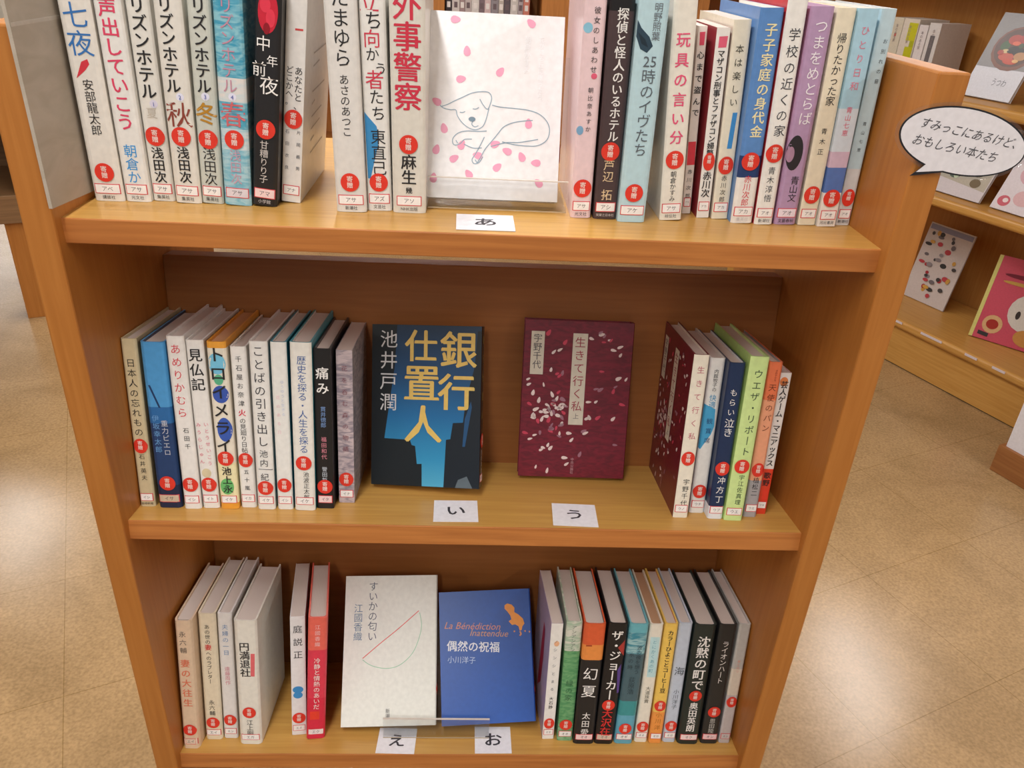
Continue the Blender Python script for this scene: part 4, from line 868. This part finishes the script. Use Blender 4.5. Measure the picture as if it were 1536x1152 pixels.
# food photograph book, upper ledge
t, pf, W, h = display_book('grey and white cookbook showing a bowl of food on the upper ledge', 2.60, 0.862, 1.035, 0.66, 0.27, 22, 0.012, 'D4D6E0')
ngon_on('cover_picture', [(0, 0.36), (1, 0.36), (1, 1), (0, 1)], pf, col('8C8A8C'), t)
blobs(t, lambda a, b: (pf(a, b)[0], -0.0008, pf(a, b)[2]), [(0.58, 0.60, 0.44, 0.26, '7A4A38'), (0.58, 0.61, 0.40, 0.225, '5A3A30'), (0.36, 0.62, 0.09, 0.06, '3E5A34'), (0.50, 0.70, 0.14, 0.06, 'B03A2C'), (0.72, 0.72, 0.16, 0.07, 'A83028'), (0.60, 0.58, 0.16, 0.05, '26221F'), (0.48, 0.50, 0.15, 0.05, 'C05038'), (0.74, 0.52, 0.12, 0.05, 'B88858'), (0.60, 0.45, 0.14, 0.035, 'C4482E'), (0.82, 0.62, 0.08, 0.06, '2E2A28'), (0.42, 0.56, 0.07, 0.025, 'D8C090'), (0.55, 0.66, 0.08, 0.025, 'E06848'), (0.66, 0.64, 0.05, 0.03, '3A4A2C'), (0.34, 0.54, 0.06, 0.03, 'A83828'), (0.52, 0.56, 0.07, 0.02, '1E1A18'), (0.7, 0.46, 0.06, 0.02, 'E0B070')])
lettering('title_lettering', 'うつわ', lambda a, b: pf(0.62 + a, 0.2 + b), 0.1, col('6A6C78'), t, 0, vertical=False)
t, pf, W, h = display_book('white picture book at the frame edge beyond the cookbook', 2.60, 0.62, 0.80, 0.66, 0.25, 22, 0.012, 'DAD8DC')
blobs(t, pf, [(0.4, 0.6, 0.25, 0.2, 'C8A890')])
# two on the middle ledge
t, pf, W, h = display_book('picture book with green striped photo behind the speech bubble', 2.545, 0.815, 1.00, 0.36, 0.25, 24, 0.01, 'CFC8CC')
ngon_on('cover_picture', [(0.02, 0.2), (0.98, 0.14), (0.98, 0.9), (0.02, 0.9)], pf, col('B4AC9C'), t)
blobs(t, lambda a, b: (pf(a, b)[0], -0.0008, pf(a, b)[2]), [(0.3, 0.32, 0.14, 0.10, '3E5440'), (0.34, 0.3, 0.06, 0.08, 'B8C8A8'), (0.7, 0.38, 0.14, 0.08, '5C5238'), (0.75, 0.22, 0.1, 0.06, '6A5A3C'), (0.55, 0.6, 0.3, 0.15, '5C7A50')])
t, pf, W, h = display_book('white picture book with pink and red blots right of the striped one', 2.545, 0.55, 0.775, 0.36, 0.25, 24, 0.01, 'DCD4DA')
blobs(t, pf, [(0.14, 0.12, 0.09, 0.07, 'C85A6A'), (0.16, 0.13, 0.04, 0.03, 'E8D8DA'), (0.38, 0.2, 0.14, 0.1, 'D8B0B4'), (0.6, 0.3, 0.2, 0.12, 'C89C90'), (0.35, 0.5, 0.2, 0.14, 'D4A8B4'), (0.75, 0.2, 0.12, 0.08, 'BCA8C4')])
# lowest ledge: patterned magazine at the left, pink magazine at the right
t, pf, W, h = display_book('white magazine with small red and black pictures on the lowest ledge', 2.70, 0.915, 1.10, -0.08, 0.285, 10, 0.006, 'CBC0BC')
rnd = random.Random(5)
blobs(t, pf, [(0.12 + 0.76 * rnd.random(), 0.08 + 0.84 * rnd.random(), rnd.uniform(0.03, 0.08), rnd.uniform(0.018, 0.035), rnd.choice(['A83038', '3A3838', '8C8488', 'C89A48', '4A4444', 'B84048', '6C6468'])) for _ in range(38)])
ngon_on('title_strip', [(0.02, 0.92), (0.98, 0.92), (0.98, 0.985), (0.02, 0.985)], pf, col('8C8AA0'), t)
t, pf, W, h = display_book('pink magazine with yellow spine edge standing on the lowest ledge', 2.605, 0.50, 0.735, -0.08, 0.285, 12, 0.012, 'CC5468', yaw=20)
ngon_on('spine_strip', [(0.0, 0.0), (0.05, 0.0), (0.05, 1.0), (0.0, 1.0)], lambda a, b: (pf(a, b)[0], -0.0006, pf(a, b)[2]), col('D8D480'), t)
blobs(t, lambda a, b: (pf(a, b)[0], -0.0008, pf(a, b)[2]), [(0.24, 0.2, 0.13, 0.11, 'D8B080'), (0.24, 0.2, 0.08, 0.06, 'A8342C'), (0.6, 0.42, 0.24, 0.22, 'D8D4CC'), (0.5, 0.38, 0.03, 0.05, '3A3434'), (0.68, 0.42, 0.03, 0.05, '3A3434'), (0.8, 0.72, 0.14, 0.1, '8A3040'), (0.4, 0.8, 0.25, 0.025, '7A2838'), (0.36, 0.72, 0.2, 0.02, 'C8A050'), (0.7, 0.14, 0.16, 0.1, 'C8904C')])
ngon_on('barcode', [(0.1, 0.05), (0.24, 0.04), (0.24, 0.085), (0.1, 0.095)], lambda a, b: (pf(a, b)[0], -0.0016, pf(a, b)[2]), col('3A3A3C'), t)
# row of upright books on the upper ledge, seen over the side panel
def upright(label, v0, v1, u, h, cover, art=()):
    M = Matrix.Translation(room(u, (v0 + v1) / 2, 0.6606)) @ Matrix.Rotation(GRID - R(90), 4, 'Z')
    t = thing('book', label, 'book', M, group='upright books on the display unit')
    book_body(t, abs(v1 - v0), h, 0.15, 0.001, True, cover, 'D8D0C8')
    for x0, x1, z0, z1, c in art:
        ww = abs(v1 - v0)
        ngon_on('printed_emblem', [(x0 * ww, z0 * h), (x1 * ww, z0 * h), (x1 * ww, z1 * h), (x0 * ww, z1 * h)], lambda a, b: (a, -0.0004, b), col(c), t)
    lettering('title_lettering', '本のある家', lambda a, b: (a, -0.0006, 0.9 * h + b), 0.012, col('8A7E80'), t)
upright('pale book with faint red lettering, left of the yellow striped spine on the display', 1.38, 1.425, 2.66, 0.205, 'CDC6B4', [(-0.1, 0.1, 0.7, 0.75, 'C86A60')])
upright('pale book with a yellow green slanting stripe on the display unit', 1.312, 1.378, 2.66, 0.205, 'D4CCC0', [(-0.05, 0.46, 0.3, 0.56, 'B8B820'), (0.18, 0.46, 0.56, 0.66, 'A8AC24'), (-0.1, 0.46, 0.66, 0.94, 'C0BE28')])
upright('slim white book between the striped and the grey covered ones', 1.272, 1.308, 2.66, 0.19, 'DAD4D4')
upright('white spined book with small red mark and grey cover on the display', 1.222, 1.268, 2.66, 0.2, 'D2CECC', [(-0.3, 0.3, 0.15, 0.25, 'B83038'), (-0.2, 0.2, 0.3, 0.8, '6A6668')])

# ---------------------------------------------------------------- white column at the right edge
colm = thing('column', 'white column with wooden baseboard at the right edge of the picture', 'column', ROOM @ Matrix.Translation((2.45, 0.05, FLOOR)))
box('shaft', (-0.235, -0.3, 0.002), (0.3, 0.23, CEIL - FLOOR - 0.001), plain('E0DEE4', 0.8, 0.2), colm, 0.004)
box('baseboard', (-0.247, -0.312, 0.0), (0.312, 0.242, 0.085), wood('baseboard_wood', '8E5A30', '9C683A', 'Y', 0.5), colm, 0.002)

# ---------------------------------------------------------------- wooden case behind the left panel
lc = thing('low_bookcase', 'wooden case on legs standing behind the left side panel', 'bookcase', ROOM @ Matrix.Translation((-0.6, 2.45, FLOOR)))
def lp(name, u0, u1, v0, v1, z0, z1, mat, bevel=0.002):
    return box(name, (u0 + 0.6, v0 - 2.45, z0 - FLOOR), (u1 + 0.6, v1 - 2.45, z1 - FLOOR), mat, lc, bevel)
DARKW = wood('brown_laminate', '7A5A3C', '8A6846', 'X', 0.5)
lp('leg', -0.32, -0.26, 2.29, 2.35, FLOOR, 0.105, SIDE)
lp('leg', -1.6, -1.54, 2.29, 2.35, FLOOR, 0.105, SIDE)
lp('leg', -0.32, -0.26, 2.62, 2.68, FLOOR, 0.105, SIDE)
lp('apron', -1.7, -0.22, 2.27, 2.72, 0.105, 0.20, DARKW)
lp('side_panel', -0.25, -0.22, 2.27, 2.72, 0.20, 0.47, DARKW)
lp('back_panel', -1.7, -0.25, 2.70, 2.72, 0.20, 0.47, DARKW)
lp('top', -1.7, -0.22, 2.27, 2.72, 0.47, 0.495, SIDE)

# ---------------------------------------------------------------- bookcase far behind, over the top shelf
fb = thing('bookcase', 'far wooden bookcase seen over the top shelf between the books', 'bookcase', loc=(0.6, 3.0, FLOOR))
def fp(name, x0, x1, y0, y1, z0, z1, mat):
    return box(name, (x0 - 0.6, y0 - 3.0, z0 - FLOOR), (x1 - 0.6, y1 - 3.0, z1 - FLOOR), mat, fb, 0.002)
FARW = wood('far_wood', 'A86A30', 'B8783A', 'Z', 0.5)
for x0, x1 in ((-0.45, -0.40), (0.19, 0.238), (0.648, 0.86), (1.315, 1.36), (1.95, 2.0)):
    fp('side_panel', x0, x1, 2.99, 3.3, FLOOR, 1.5, FARW)
for x0, x1 in ((-0.40, 0.19), (0.238, 0.648), (0.86, 1.315), (1.36, 1.95)):
    for z in (-0.2, 0.19, 0.58, 0.97):
        fp('shelf', x0, x1, 3.0, 3.29, z - 0.025, z, FARW)
    fp('back_panel', x0, x1, 3.29, 3.3, FLOOR, 1.5, FARW)
cols_ = ['3A3236', 'C8BEBA', '9C8484', 'B8AAA8', 'D0C8C4', '7C6A70', 'CAB0B0', '8C8488', 'B4A8A0', '5C5258', 'C4BCB8', 'A89CA0', 'C47868', 'B8B4B0', '90888C']
names_ = ['dark brown', 'pale grey', 'dull pink', 'warm grey', 'cream', 'plum grey', 'rosy', 'mid grey', 'stone grey', 'charcoal', 'off white', 'mauve grey', 'brick pink', 'light grey', 'slate']
x = 0.241
for i in range(13):
    wd = 0.0275 + 0.006 * math.sin(i * 2.1)
    if x + wd > 0.645: break
    M = Matrix.Translation((x + wd / 2, 3.02, 0.5802))
    t = thing('book', names_[i] + ' book in the far row above the dog cover', 'book', M, group='books in the far bookcase')
    book_body(t, wd - 0.001, 0.26 + 0.02 * math.sin(i * 1.7), 0.17, 0.0015, False, cols_[i], 'D8D0C8')
    for z0 in (0.2, 0.235):
        ngon_on('spine_print', [(-0.007, z0), (0.007, z0), (0.007, z0 + 0.022), (-0.007, z0 + 0.022)], lambda a, b: (a, -0.0003, b), col('6A5A5E' if i % 2 else 'E0D8D4'), t)
    x += wd
x = 1.18
for c_, nm in (('2E2A2C', 'black'), ('6A6460', 'grey brown'), ('5A7AA8', 'faded blue')):
    M = Matrix.Translation((x + 0.015, 3.02, 0.5802))
    t = thing('book', nm + ' book in the far bookcase beside its right upright', 'book', M, group='books in the far bookcase')
    book_body(t, 0.03, 0.27, 0.17, 0.0015, False, c_, 'D8D0C8')
    x += 0.0315
